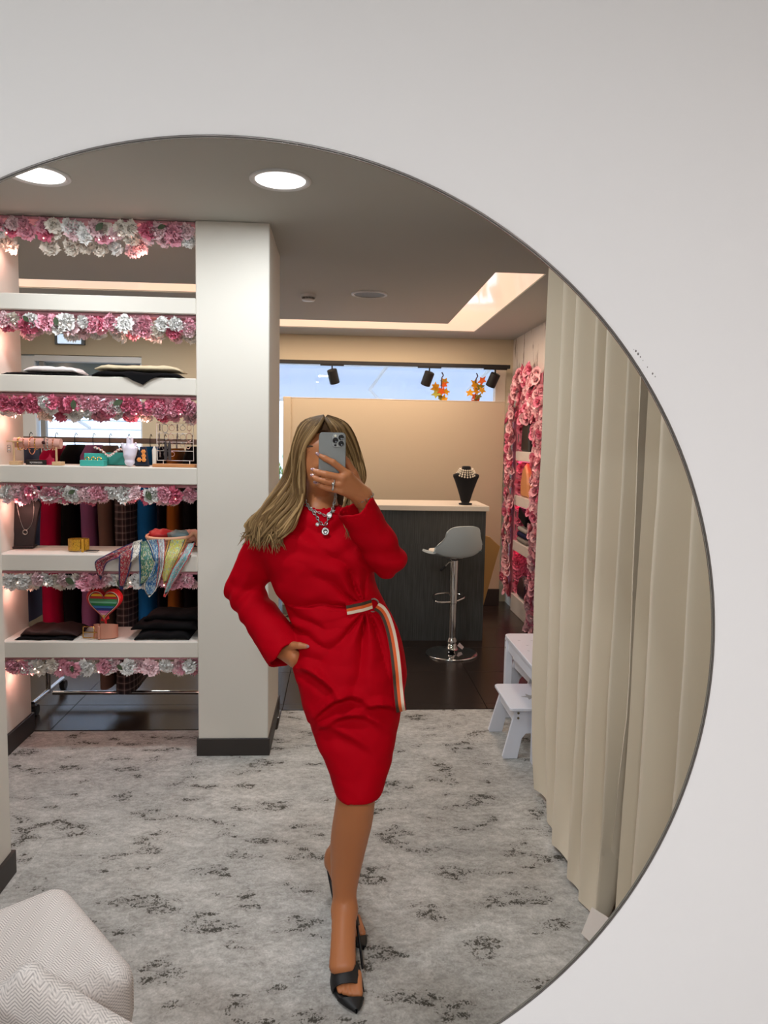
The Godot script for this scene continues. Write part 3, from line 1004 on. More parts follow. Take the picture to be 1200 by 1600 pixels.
func build_garlands() -> void:
	var rng := RandomNumberGenerator.new(); rng.seed = 77
	for k in 5: blossoms.append(blossom_mesh(100 + k, 4, 1.1 + 0.4 * (k % 2)))
	var pal := {
		"deep pink": [234, 132, 158], "pink": [243, 178, 194], "pale pink": [248, 216, 220], "white": [252, 251, 248], "cream": [251, 243, 232]}
	var mixes := [
		["pink", "pink", "deep pink", "pale pink", "white", "cream", "pale pink"],
		["pink", "pale pink", "deep pink", "white", "pink", "cream"],
		["deep pink", "pink", "pink", "deep pink", "white", "pink"],
		["pink", "deep pink", "pink", "white", "pale pink"],
		["pale pink", "white", "pale pink", "cream", "pink"],
		["white", "pale pink", "pink", "white", "cream"]]
	var lab := ["pink and white flower garland along the ceiling above the top shelf", "pink and white flower garland under the topmost shelf", "deep pink flower garland under the shelf of folded tops", "pink flower garland under the jewellery shelf", "pale pink flower garland under the shelf of scarves", "white and pink flower garland under the lowest shelf"]
	var lm := leaf_mesh_long()
	var green := mat("silk leaf", 62, 76, 50, 0.6)
	var dark := mat("garland base", 206, 150, 160, 0.9)
	var bulb := StandardMaterial3D.new()
	bulb.albedo_color = Color(1, 0.95, 0.9); bulb.emission_enabled = true; bulb.emission = Color(1.0, 0.88, 0.8); bulb.emission_energy_multiplier = 3.0
	var bm := MB.new(); bm.ellipsoid(Vector3.ZERO, Vector3.ONE * 0.0035, Basis(), 8, 6)
	var bulb_mesh := bm.mesh()
	var heights := [0.125, 0.10, 0.105, 0.085, 0.08, 0.085]
	for g in 6:
		var top: float = CEIL if g == 0 else SHELF_BOT[g - 1]
		var H: float = heights[g]
		var t := thing("flower_garland", lab[g], "garland", Vector3(-1.135, top - 0.001, -3.58), 0.0, "flower garlands of the shelves")
		var st := MB.new(); st.box(Vector3(0, -0.008, 0), Vector3(0.92, 0.014, 0.1), 0.003)
		part(t, "backing", st, dark)
		var n := 0
		for lay in 3:
			var cnt: int = [15, 14, 13][lay]
			for k in cnt:
				if lay == 2 and rng.randf() < 0.25: continue
				var x := -0.455 + 0.91 * (k + 0.5 + rng.randf_range(-0.3, 0.3)) / cnt
				var y: float = -0.028 - (H - 0.045) * [0.0, 0.55, 1.0][lay] + rng.randf_range(-0.012, 0.012)
				var z: float = [0.05, 0.035, -0.02][lay] + rng.randf_range(-0.015, 0.015)
				var mix: Array = mixes[g]
				var nm: String = mix[rng.randi() % mix.size()]
				if lay == 2 and rng.randf() < 0.5: nm = ["white", "pale pink", "cream"][rng.randi() % 3]
				var cc: Array = pal[nm]
				var s := rng.randf_range(0.037, 0.050)
				x = clampf(x, -0.455 + s * 0.7, 0.455 - s * 0.7)
				y = minf(y, -s * 1.0 - 0.003)
				var look := Vector3(rng.randf_range(-0.5, 0.5), [0.0, -0.25, -0.8][lay] + rng.randf_range(-0.35, 0.3), 1.0).normalized()
				var b := Basis.looking_at(-look, Vector3.UP).rotated(look, rng.randf() * TAU).scaled(Vector3.ONE * s)
				part(t, "blossom", blossoms[rng.randi() % blossoms.size()], petal_mat(nm, cc[0], cc[1], cc[2]), Vector3(x, y, z), b)
				n += 1
		for k in 2:
			var x := rng.randf_range(-0.42, 0.42)
			part(t, "leaf", lm, green, Vector3(x, -0.03, 0.085), Basis(Vector3.BACK, rng.randf_range(-1.2, 1.2)).scaled(Vector3.ONE * rng.randf_range(0.035, 0.05)))
		for k in 6:
			part(t, "fairy_light", bulb_mesh, bulb, Vector3(rng.randf_range(-0.43, 0.43), -H * rng.randf_range(0.5, 0.85), rng.randf_range(0.05, 0.085)))
		# warm glow of the light chain behind the flowers
		for xx in [-0.40, 0.2]:
			var l := OmniLight3D.new()
			l.name = "fairy_glow"
			l.light_color = Color(1.0, 0.72, 0.66)
			l.light_energy = 0.013
			l.light_size = 0.02
			l.omni_range = 6.0
			l.omni_attenuation = 2.0
			l.shadow_enabled = true
			add_child(l, true)
			l.position = Vector3(-1.135 + xx, top - H - 0.035, -3.60)

# ---- goods on the shelves
func fold_stack(t: Node3D, called: String, m: Material, x0: float, x1: float, z0: float, z1: float, y0: float, y1: float, sd: int, drop := 0.0) -> MeshInstance3D:
	# a folded garment: soft slab with a wavy upper face and rounded fold at the front
	var nz := FastNoiseLite.new(); nz.seed = sd; nz.frequency = 5.0
	var rows := []
	var N := 14
	for i in N + 1:
		var f := i / float(N)
		var r := PackedVector3Array()
		var x := lerpf(x0, x1, f)
		var e := minf(1.0, minf(f, 1.0 - f) * 9.0 + 0.25)
		var h := (y1 - y0) * e * (0.86 + 0.3 * nz.get_noise_2d(x * 1.3, sd))
		var zo := 0.012 * nz.get_noise_2d(x * 2.0, sd + 7)
		for j in 16:
			var a := TAU * j / 16.0
			var cz := signf(cos(a)) * pow(absf(cos(a)), 0.45)
			var cy := signf(sin(a)) * pow(absf(sin(a)), 0.6)
			var z := lerpf(z0, z1, cz * 0.5 + 0.5) + zo
			var y := y0 + h * (cy * 0.5 + 0.5) + (0.006 * nz.get_noise_2d(x * 3.0, z * 3.0) if cy > 0.2 else 0.0)
			y -= drop * exp(-pow((f - 0.55) / 0.16, 2.0)) * clampf((z - SZ1 + 0.02) / 0.03, 0.0, 1.0) if drop > 0.0 else 0.0
			r.append(Vector3(x, y, z))
		rows.append(r)
	var b := MB.new(); b.grid(rows, true)
	b.cap(rows[0], Vector3.LEFT); b.cap(rows[N], Vector3.RIGHT)
	return part(t, called, b, m)

func cloth(key: String, r: float, g: float, b: float, rough := 0.9) -> StandardMaterial3D:
	var m := mat(key, r, g, b, rough, 0.0, 0.25)
	return m

func xs(px: float, z := -3.6) -> float:
	return (-1.155 + (px - 150.0) * 0.00302) * z / -3.508

func build_shelf_goods() -> void:
	var rng := RandomNumberGenerator.new(); rng.seed = 5
	var wood := mat("light wood", 206, 170, 128, 0.6)
	var gold := mat("gold", 216, 172, 96, 0.25, 1.0)
	var silver := mat("silver", 172, 170, 166, 0.28, 1.0)
	var black := cloth("black cotton", 16, 15, 17)
	# --- shelf of folded tops
	var y: float = SHELF_TOP[1]
	var t := thing("folded_shirt", "black folded top under a white one, near the side wall", "folded clothes", Vector3(0, y + 0.001, 0), 0.0, "folded clothes on the shelves")
	fold_stack(t, "fabric", black, xs(27), xs(146), -3.72, -3.525, 0.0, 0.016, 3)
	t = thing("folded_shirt", "white folded top lying on a black one", "folded clothes", Vector3(0, y + 0.018, 0), 0.0, "folded clothes on the shelves")
	fold_stack(t, "fabric", cloth("white cotton", 236, 228, 226), xs(58), xs(135), -3.71, -3.54, 0.0, 0.032, 9)
	t = thing("folded_trousers", "black folded trousers with a corner drooping over the shelf edge", "folded clothes", Vector3(0, y + 0.001, 0), 0.0, "folded clothes on the shelves")
	fold_stack(t, "fabric", black, xs(161), xs(293), -3.72, -3.502, 0.0, 0.03, 14)
	var dr := MB.new()
	dr.prism(PackedVector2Array([Vector2(xs(196, -3.5), 0.012), Vector2(xs(258, -3.5), 0.012), Vector2(xs(240, -3.5), -0.012), Vector2(xs(229, -3.5), -0.036), Vector2(xs(214, -3.5), -0.018)]), 0.008, Vector3(0, 0, -3.499), Basis(), 0.002)
	part(t, "drooping_corner", dr, black)
	t = thing("folded_shirt", "beige folded top lying on the black trousers", "folded clothes", Vector3(0, y + 0.033, 0), 0.0, "folded clothes on the shelves")
	fold_stack(t, "fabric", cloth("beige knit", 212, 196, 164), xs(163), xs(290), -3.70, -3.53, 0.0, 0.03, 21)
	# --- jewellery shelf
	y = SHELF_TOP[2]
	var z := -3.57
	t = thing("bracelet_stand", "pink velvet bracelet roll on two wooden feet", "bracelet stand", Vector3(xs(66, z), y, z), 0.0)
	var roll := MB.new(); roll.tube(PackedVector3Array([Vector3(-0.1, 0.105, 0), Vector3(0.115, 0.103, 0)]), 0.024, 18)
	part(t, "roll", roll, mat("pink velvet", 214, 160, 146, 0.9))
	for xx in [-0.095, 0.1]:
		part(t, "foot", bx(xx - 0.02, xx + 0.02, 0.0, 0.018, -0.03, 0.03, 0.002), wood)
		part(t, "upright", bx(xx - 0.004, xx + 0.004, 0.018, 0.115 if xx < 0 else 0.085, 0.018, 0.026, 0.001), wood)
	part(t, "cross_arm", bx(-0.125, -0.055, 0.108, 0.114, 0.016, 0.03, 0.001), wood)
	var kinds := [["gold", gold], ["rose", mat("rose gold", 212, 150, 120, 0.3, 1.0)], ["silver", silver]]
	for k in 7:
		var xx: float = [-0.075, -0.05, -0.02, 0.002, 0.045, 0.06, 0.085][k]
		var br := thing("bracelet", ["wide gold bracelet at the roll's end", "thin rose bracelet on the pink roll", "rose bead bracelet on the pink roll, hanging low", "gold link bracelet in the middle of the pink roll", "silver bracelet with a dark round stone on the pink roll", "pale bead bracelet beside the dark-stoned one", "thin rose bracelet at the roll's far end"][k], "bracelet", Vector3(xs(66, z) + xx, y + 0.104, z), 0.0, "bracelets on the roll")
		var bmb := MB.new()
		var big: float = 0.029 if k in [0, 2, 4] else 0.026
		bmb.ring(Vector3(0, -0.004 if k != 2 else -0.012, 0), Vector3.RIGHT, big + (0.012 if k == 2 else 0.0), 0.0032 if k in [0, 4] else 0.0022, 16, 6)
		part(br, "band", bmb, kinds[[0, 1, 1, 0, 2, 2, 1][k]][1])
		if k == 4:
			var sb := MB.new(); sb.ellipsoid(Vector3(0, 0.004, 0.03), Vector3(0.009, 0.009, 0.004), Basis(), 12, 6)
			part(br, "stone", sb, mat("dark stone", 60, 14, 18, 0.2))
		var ch := MB.new()
		for q in 5: ch.ellipsoid(Vector3(0, 0.018 - 0.012 * q, 0.026), Vector3.ONE * 0.0035, Basis(), 6, 4)
		part(br, "beads", ch, kinds[[0, 1, 1, 0, 2, 2, 1][k]][1])
	var er := thing("earring", "silver hoop earrings hanging from the stand's end arm", "earring", Vector3(xs(29, z), y + 0.105, z + 0.03))
	for k in 3:
		var h := MB.new(); h.ring(Vector3(0, -0.018 - 0.011 * k, 0.0), Vector3(0.3, 0, 1), 0.007, 0.0016, 14, 5)
		part(er, "hoop", h, silver)
	# black name sign
	t = thing("name_sign", "small black sign with white letters under the bracelet roll", "sign", Vector3(xs(66, -3.60), y, -3.60))
	part(t, "plate", bx(-0.05, 0.045, 0.0, 0.024, -0.004, 0.004, 0.001), mat("black card", 18, 18, 20, 0.5))
	var tx := TextMesh.new()
	tx.text = "KJFIRMODS"
	tx.font_size = 32
	tx.pixel_size = 0.00034
	tx.depth = 0.0006
	part(t, "lettering", tx, mat("white print", 232, 232, 232, 0.6), Vector3(-0.002, 0.012, 0.0046))
	var pk := thing("gift_tag", "bright pink house-shaped tag standing by the black sign", "tag", Vector3(xs(86, -3.62), y, -3.62))
	var pkm := MB.new(); pkm.prism(PackedVector2Array([Vector2(-0.02, 0), Vector2(0.02, 0), Vector2(0.021, 0.03), Vector2(0.006, 0.038), Vector2(0.0, 0.055), Vector2(-0.006, 0.04), Vector2(-0.02, 0.026)]), 0.004, Vector3.ZERO, Basis(), 0.001)
	part(pk, "card", pkm, mat("pink card", 216, 40, 92, 0.6))
	# turquoise boxes
	var tq := mat("turquoise card", 64, 176, 164, 0.5)
	t = thing("jewellery_box", "small open turquoise jewellery box holding rings", "box", Vector3(xs(152, z), y, z))
	part(t, "base", bx(-0.055, 0.055, 0.0, 0.028, -0.03, 0.03, 0.002), tq)
	part(t, "lid", bx(-0.055, 0.055, 0.028, 0.06, -0.036, -0.030, 0.002), tq)
	for k in 3:
		var rg := MB.new(); rg.ring(Vector3(-0.03 + 0.028 * k, 0.033, 0.0), Vector3(0.2 * k, 0.3, 1), 0.009, 0.003, 14, 6)
		part(thing("ring", ["gold ring in the turquoise box, by its outer corner", "gold ring in the middle of the turquoise box", "gold ring in the turquoise box, by the larger box"][k], "ring", Vector3(xs(152, z), y, z)), "band", rg, gold)
	t = thing("jewellery_box", "larger dark turquoise box lid leaning behind the small one", "box", Vector3(xs(187, -3.63), y + 0.003, -3.63))
	var lid := MB.new(); lid.prism(PackedVector2Array([Vector2(-0.055, 0), Vector2(0.05, 0), Vector2(0.055, 0.062), Vector2(-0.05, 0.06)]), 0.03, Vector3.ZERO, Basis(Vector3.RIGHT, -0.15), 0.003)
	part(t, "lid", lid, mat("deep turquoise card", 40, 132, 122, 0.5))
	t = thing("bead_necklace", "pink and white bead necklace draped over the turquoise boxes", "necklace", Vector3(xs(172, z), y, z))
	var bd := MB.new(); bd.ellipsoid(Vector3.ZERO, Vector3.ONE * 0.0052, Basis(), 8, 6)
	var bdm := bd.mesh()
	var cv := curve([Vector3(-0.065, 0.088, -0.03), Vector3(-0.03, 0.072, -0.026), Vector3(0.0, 0.048, -0.02), Vector3(0.02, 0.056, -0.02), Vector3(0.05, 0.078, -0.026), Vector3(0.075, 0.08, -0.03)], 5)
	for k in cv.size(): part(t, "bead", bdm, [mat("white bead", 236, 228, 222, 0.3), mat("pink bead", 226, 168, 160, 0.3)][k % 2], cv[k] + Vector3(0, 0.003 * (k % 2), 0))
	var cdm := MB.new(); cdm.tube(cv, 0.0018, 5)
	part(t, "cord", cdm, gold)
	# white hand for rings
	t = thing("ring_hand", "white porcelain hand holding gold rings on its fingers", "ring holder", Vector3(xs(207, z), y, z))
	var hb := [[Vector3(0, 0.024, 0), Vector3(0, 0.034, 0), 0.024, 0.019], [Vector3(0, 0.03, 0), Vector3(0, 0.055, 0), 0.019, 0.026], [Vector3(0, 0.055, 0), Vector3(0.004, 0.08, 0), 0.028, 0.026],
		[Vector3(-0.02, 0.075, 0), Vector3(-0.032, 0.105, 0.004), 0.011, 0.009], [Vector3(-0.008, 0.085, 0), Vector3(-0.007, 0.138, 0.0), 0.0085, 0.0065], [Vector3(0.008, 0.085, 0), Vector3(0.012, 0.136, 0.0), 0.0085, 0.0065], [Vector3(0.02, 0.078, 0), Vector3(0.03, 0.112, 0), 0.008, 0.006], [Vector3(0.024, 0.06, 0.004), Vector3(0.036, 0.088, 0.012), 0.009, 0.007]]
	part(t, "hand", sdf_mesh(func(p): return bones_d(p, hb, 0.008), Vector3(-0.06, -0.03, -0.04), Vector3(0.06, 0.16, 0.04), 0.004), mat("porcelain", 226, 220, 234, 0.35))
	for k in 2:
		var rg := MB.new(); rg.ring(Vector3([-0.008, 0.01][k], [0.092, 0.086][k], 0.0), Vector3(0.1, 1, 0.1), 0.0098, 0.003, 14, 6)
		part(thing("ring", ["chunky gold ring on the porcelain hand's longest finger", "chunky gold ring on the porcelain hand's other finger"][k], "ring", Vector3(xs(207, z), y, z)), "band", rg, gold)
	# dark earring block with orange flowers
	t = thing("earring_block", "dark navy block showing orange flower earrings", "earring stand", Vector3(xs(226, z), y + 0.004, z))
	var nb := MB.new(); nb.prism(PackedVector2Array([Vector2(-0.036, 0), Vector2(0.03, 0), Vector2(0.012, 0.09), Vector2(-0.012, 0.092)]), 0.03, Vector3(0, 0, -0.01), Basis(Vector3.RIGHT, -0.2), 0.003)
	part(t, "block", nb, mat("navy velvet", 22, 30, 48, 0.9))
	var orange := mat("orange enamel", 232, 150, 72, 0.35)
	for k in 4:
		var c: Vector3 = [Vector3(-0.012, 0.03, 0.008), Vector3(0.01, 0.03, 0.008), Vector3(0.009, 0.048, 0.006), Vector3(0.007, 0.068, 0.002)][k]
		var fl := MB.new()
		for q in 6: fl.ellipsoid(c + Vector3(cos(q * TAU / 6), sin(q * TAU / 6), 0) * 0.0065, Vector3(0.005, 0.005, 0.003), Basis(), 8, 5)
		fl.ellipsoid(c + Vector3(0, 0, 0.002), Vector3.ONE * 0.004, Basis(), 8, 5)
		part(t, "flower_earring", fl, orange)
	# earring frame
	t = thing("earring_rack", "white wire earring frame on a wooden base by the pillar", "earring stand", Vector3(xs(278, z), y, z))
	part(t, "base", bx(-0.105, 0.098, 0.0, 0.016, -0.03, 0.03, 0.002), mat("oak base", 186, 126, 76, 0.5))
	var wire := mat("white wire", 226, 220, 216, 0.45)
	var wr := MB.new()
	wr.tube(PackedVector3Array([Vector3(-0.06, 0.016, 0), Vector3(-0.06, 0.035, 0)]), 0.0022, 6)
	wr.tube(PackedVector3Array([Vector3(0.065, 0.016, 0), Vector3(0.065, 0.033, 0)]), 0.0022, 6)
	wr.tube(PackedVector3Array([Vector3(-0.088, 0.032, 0), Vector3(-0.09, 0.212, 0), Vector3(0.082, 0.212, 0), Vector3(0.084, 0.032, 0), Vector3(-0.088, 0.032, 0)]), 0.0018, 6)
	for k in 4: wr.rod(Vector3(-0.09, 0.078 + 0.042 * k, 0), Vector3(0.083, 0.078 + 0.042 * k, 0), 0.0013, 5)
	part(t, "frame", wr, wire)
	var gm := [mat("gunmetal", 120, 108, 104, 0.3, 0.9), silver, mat("blush metal", 206, 168, 156, 0.3, 0.9)]
	for k in 21:
		var row := k / 6
		var ex := -0.075 + 0.027 * (k % 6) + rng.randf_range(-0.004, 0.004)
		var ey := 0.204 - 0.042 * row
		var ring := MB.new()
		var L := rng.randf_range(0.009, 0.014)
		if k % 3 == 0:
			for q in 4: ring.ellipsoid(Vector3(0, -0.006 - 0.007 * q, 0.004), Vector3(0.004 + 0.001 * (q % 2), 0.004, 0.003), Basis(), 7, 5)
		else:
			ring.ring(Vector3(0, -L - 0.004, 0.004), Vector3(0.4, 0, 1), L, 0.0014, 14, 5, 1.0 + 0.5 * (k % 2))
		ring.ellipsoid(Vector3(0, 0, 0.003), Vector3.ONE * 0.0028, Basis(), 6, 4)
		var eo := thing("earring", "small %s earring hanging on the wire frame's %s row" % ["beaded drop" if k % 3 == 0 else "metal hoop", ["top", "second", "third", "lowest"][row]], "earring", Vector3(xs(278, z) + ex, y + ey, z), 0.0, "earrings on the wire frame")
		part(eo, "pendant", ring, gm[k % 3])
	for k in 2:
		var tas := MB.new(); tas.tube(PackedVector3Array([Vector3(0, 0, 0.004), Vector3(0, -0.02, 0.006), Vector3(0, -0.09, 0.006)]), [0.002, 0.007, 0.008], 8)
		var eo := thing("earring", ["long charcoal tassel earring on the wire frame, outer one", "long charcoal tassel earring on the wire frame, inner one"][k], "earring", Vector3(xs(263 + 6 * k, z), y + 0.125, z + 0.004))
		part(eo, "tassel", tas, mat("charcoal tassel", 62, 54, 54, 0.8))
	var wt := MB.new(); wt.tube(PackedVector3Array([Vector3(0, 0, 0), Vector3(0, -0.02, 0), Vector3(0, -0.085, 0)]), [0.003, 0.011, 0.009], 8)
	part(thing("earring", "white tassel earring at the wire frame's outer side", "earring", Vector3(xs(245, z), y + 0.1, z + 0.002)), "tassel", wt, mat("white tassel", 226, 218, 206, 0.8))
	# --- shelf of scarves
	y = SHELF_TOP[3]
	var bz := -3.62
	t = thing("necklace_bust", "dark brown flat necklace display bust beside the white side wall", "bust", Vector3(xs(44, -3.69), y + 0.004, -3.69), 0.12)
	var bp := PackedVector2Array([Vector2(-0.05, 0), Vector2(0.045, 0), Vector2(0.05, 0.06), Vector2(0.062, 0.15), Vector2(0.076, 0.215), Vector2(0.07, 0.232), Vector2(0.04, 0.245), Vector2(0.036, 0.268), Vector2(-0.03, 0.27), Vector2(-0.036, 0.25), Vector2(-0.075, 0.236), Vector2(-0.084, 0.222), Vector2(-0.07, 0.16), Vector2(-0.048, 0.07)])
	var bb := MB.new(); bb.prism(bp, 0.018, Vector3(0, 0, 0), Basis(Vector3.RIGHT, -0.12), 0.004)
	part(t, "board", bb, mat("dark leatherette", 34, 28, 30, 0.6))
	part(t, "foot", bx(-0.062, 0.045, 0.0, 0.008, -0.06, 0.02, 0.002), mats["dark leatherette"])
	var nk := thing("pendant_necklace", "fine silver chain with a heart pendant on the dark bust", "necklace", Vector3(xs(44, -3.69), y + 0.004, -3.69), 0.12)
	var chn := curve([Vector3(-0.035, 0.258, -0.012), Vector3(-0.032, 0.2, -0.002), Vector3(-0.012, 0.12, 0.0), Vector3(0.008, 0.088, 0.002), Vector3(0.035, 0.12, 0.0), Vector3(0.045, 0.19, -0.002), Vector3(0.035, 0.258, -0.012)], 6)
	for i in chn.size(): chn[i].z = -0.12 * chn[i].y + 0.012
	var cm := MB.new(); cm.tube(chn, 0.0016, 5)
	part(nk, "chain", cm, silver)
	var hp := MB.new()
	hp.ring(Vector3(0.006, 0.078, 0.006), Vector3(0, 0.1, 1), 0.011, 0.0028, 16, 6)
	part(nk, "pendant", hp, silver)
	# mustard belt, coiled
	t = thing("coiled_belt", "mustard snake-print belt coiled on the shelf", "belt", Vector3(xs(127, bz), y + 0.004, bz))
	var mus := StandardMaterial3D.new()
	mus.resource_name = "snake print"
	var cel := FastNoiseLite.new(); cel.noise_type = FastNoiseLite.TYPE_CELLULAR; cel.seed = 2; cel.frequency = 0.11; cel.cellular_return_type = FastNoiseLite.RETURN_DISTANCE2_DIV
	mus.albedo_texture = paint(96, 32, func(px, py):
		var q := cel.get_noise_2d(px, py)
		return rgb(60, 44, 20) if q > -0.18 else rgb(190, 142, 34).lerp(rgb(214, 174, 60), clampf(-q - 0.4, 0, 1)))
	mus.roughness = 0.4; mus.uv1_scale = Vector3(1, 1, 1)
	for k in 3:
		var rows := []
		for i in 2:
			var r := PackedVector3Array()
			for j in 40:
				var a := TAU * 0.92 * j / 39.0 + 1.2
				var R := 0.05 - 0.006 * k - 0.004 * j / 39.0
				r.append(Vector3(cos(a) * R, 0.002 + (0.055 - 0.004 * k) * i, sin(a) * R * 0.8))
			rows.append(r)
		var m := MB.new(); m.sheet(rows, 0.003, 4.0, 1.0)
		part(t, "strap", m, mus)
	var lo := MB.new(); lo.box(Vector3(0.03, 0.028, 0.038), Vector3(0.012, 0.062, 0.01), 0.002)
	part(t, "belt_loop", lo, mat("mustard leather", 196, 144, 36, 0.45))
	var tl := MB.new(); tl.box(Vector3(0.075, 0.004, 0.03), Vector3(0.06, 0.004, 0.02), 0.001, Basis(Vector3.UP, -0.2))
	part(t, "tongue", tl, mat("black leather", 20, 18, 18, 0.5))
	# basket of scarves
	t = thing("scarf_basket", "shallow rope-coil basket by the pillar, filled with scarves", "basket", Vector3(xs(268, -3.67), y + 0.002, -3.67))
	var rope := mat("rope", 206, 160, 130, 0.9)
	for k in 5:
		var rp := MB.new()
		rp.ring(Vector3(0, 0.008 + 0.016 * k, 0), Vector3.UP, 0.105 + 0.009 * k, 0.0095, 36, 8, 0.78)
		part(t, "rope_coil", rp, rope)
	var bt := MB.new(); bt.lathe(Vector3.ZERO, PackedVector2Array([Vector2(0.001, 0.006), Vector2(0.1, 0.006)]), 24, 1.0, 0.8)
	part(t, "bottom", bt, rope)
	var hd := MB.new(); hd.tube(curve([Vector3(0.1, 0.07, 0.05), Vector3(0.13, 0.095, 0.06), Vector3(0.145, 0.06, 0.04), Vector3(0.135, 0.03, 0.02)], 5), 0.009, 8)
	part(t, "handle", hd, rope)
	scarves(y)
	# --- lowest shelf
	y = SHELF_TOP[4]
	t = thing("folded_trousers", "folded brown satin trousers on the lowest shelf", "folded clothes", Vector3(0, y + 0.001, 0), 0.0, "folded clothes on the shelves")
	fold_stack(t, "fabric", cloth("brown satin", 52, 36, 34, 0.55), xs(40), xs(126), -3.73, -3.545, 0.014, 0.05, 33)
	fold_stack(t, "lining", black, xs(34), xs(122), -3.72, -3.53, 0.0, 0.018, 35)
	t = thing("folded_jeans", "folded black jeans at the pillar end of the lowest shelf", "folded clothes", Vector3(0, y + 0.001, 0), 0.0, "folded clothes on the shelves")
	fold_stack(t, "leg", cloth("black denim", 18, 18, 20), xs(216), xs(300), -3.75, -3.53, 0.0, 0.045, 41)
	fold_stack(t, "leg", mats["black denim"], xs(208), xs(312), -3.75, -3.56, 0.04, 0.085, 43)
	fold_stack(t, "waistband", mats["black denim"], xs(225), xs(313), -3.76, -3.60, 0.08, 0.125, 44)
	# pink belt
	t = thing("coiled_belt", "dusty pink leather belt coiled behind its gold buckle", "belt", Vector3(xs(166, -3.585), y + 0.003, -3.585))
	var pkl := mat("dusty pink leather", 190, 132, 110, 0.5)
	for k in 2:
		var rows := []
		for i in 2:
			var r := PackedVector3Array()
			for j in 40:
				var a := TAU * 0.97 * j / 39.0 + 2.0
				var R := 0.056 - 0.005 * k
				r.append(Vector3(cos(a) * R, 0.002 + 0.062 * i + 0.012 * sin(a) * i, sin(a) * R * 0.7))
			rows.append(r)
		var m := MB.new(); m.sheet(rows, 0.003)
		part(t, "strap", m, pkl)
	var lp := MB.new(); lp.box(Vector3(-0.02, 0.032, 0.042), Vector3(0.012, 0.066, 0.012), 0.002)
	part(t, "belt_loop", lp, pkl)
	var bk := MB.new()
	bk.tube(PackedVector3Array([Vector3(-0.1, 0.006, 0.03), Vector3(-0.1, 0.058, 0.026), Vector3(-0.045, 0.06, 0.036), Vector3(-0.045, 0.006, 0.04), Vector3(-0.1, 0.006, 0.03)]), 0.0032, 6)
	bk.rod(Vector3(-0.1, 0.032, 0.028), Vector3(-0.03, 0.034, 0.042), 0.0025)
	part(t, "buckle", bk, gold)
	t = thing("price_card", "white price card lying beside the pink belt", "card", Vector3(xs(122, -3.58), y, -3.58))
	var pc := MB.new(); pc.box(Vector3(0, 0.0015, 0), Vector3(0.06, 0.002, 0.04), 0.0, Basis(Vector3.UP, 0.5))
	part(t, "card", pc, mat("white card", 232, 228, 220, 0.7))
	heart_bag(y)

func heart_poly(s: float) -> PackedVector2Array:
	var p := PackedVector2Array()
	for k in 40:
		var a := TAU * k / 40.0
		p.append(Vector2(0.98 * pow(sin(a), 3.0), 0.8125 * cos(a) - 0.3125 * cos(2 * a) - 0.125 * cos(3 * a) - 0.0625 * cos(4 * a)) * s)
	return p

func heart_bag(y: float) -> void:
	var at := Vector3(xs(165, -3.66), y + 0.162, -3.66)
	var t := thing("heart_bag", "red heart-shaped bag with a rainbow striped quilted front", "bag", at)
	var red := mat("red vinyl", 206, 34, 44, 0.4)
	var b := MB.new(); b.prism(heart_poly(0.09), 0.05, Vector3.ZERO, Basis(Vector3.UP, -0.12), 0.012)
	part(t, "body", b, red)
	var w := MB.new(); w.prism(heart_poly(0.079), 0.004, Vector3(0.003, -0.001, 0.0265), Basis(Vector3.UP, -0.12), 0.001)
	part(t, "white_outline", w, mat("white vinyl", 236, 226, 206, 0.4))
	var b2 := MB.new(); b2.prism(heart_poly(0.0755), 0.004, Vector3(0.003, -0.001, 0.0275), Basis(Vector3.UP, -0.12), 0.001)
	part(t, "black_outline", b2, mat("black vinyl", 24, 20, 26, 0.4))
	# rainbow stripes: slices of the heart, puffed
	var cols := [[214, 60, 40], [238, 196, 50], [196, 48, 52], [70, 150, 96], [120, 190, 160], [36, 132, 72], [60, 120, 176], [44, 62, 130], [196, 110, 170], [226, 160, 190], [238, 200, 80]]
	var hp := heart_poly(0.0715)
	var yy := 0.058
	for k in cols.size():
		var h := 0.0118
		var rect := PackedVector2Array([Vector2(-0.09, yy - h + 0.0006), Vector2(0.09, yy - h + 0.0006), Vector2(0.09, yy), Vector2(-0.09, yy)])
		if k == 0: rect[2].y = 0.09; rect[3].y = 0.09
		if k == cols.size() - 1: rect[0].y = -0.1; rect[1].y = -0.1
		for pc in Geometry2D.intersect_polygons(hp, rect):
			if pc.size() < 3: continue
			var m := MB.new(); m.prism(pc, 0.006, Vector3(0.003, -0.001, 0.029), Basis(Vector3.UP, -0.12), 0.0012)
			part(t, "stripe", m, mat("stripe %d" % k, cols[k][0], cols[k][1], cols[k][2], 0.35))
		yy -= h
	var st := MB.new()
	st.tube(curve([Vector3(0.0, -0.085, 0.0), Vector3(0.004, -0.12, 0.004), Vector3(-0.006, -0.153, 0.01), Vector3(0.05, -0.153, 0.0)], 4), 0.006, 8)
	part(t, "strap", st, red)

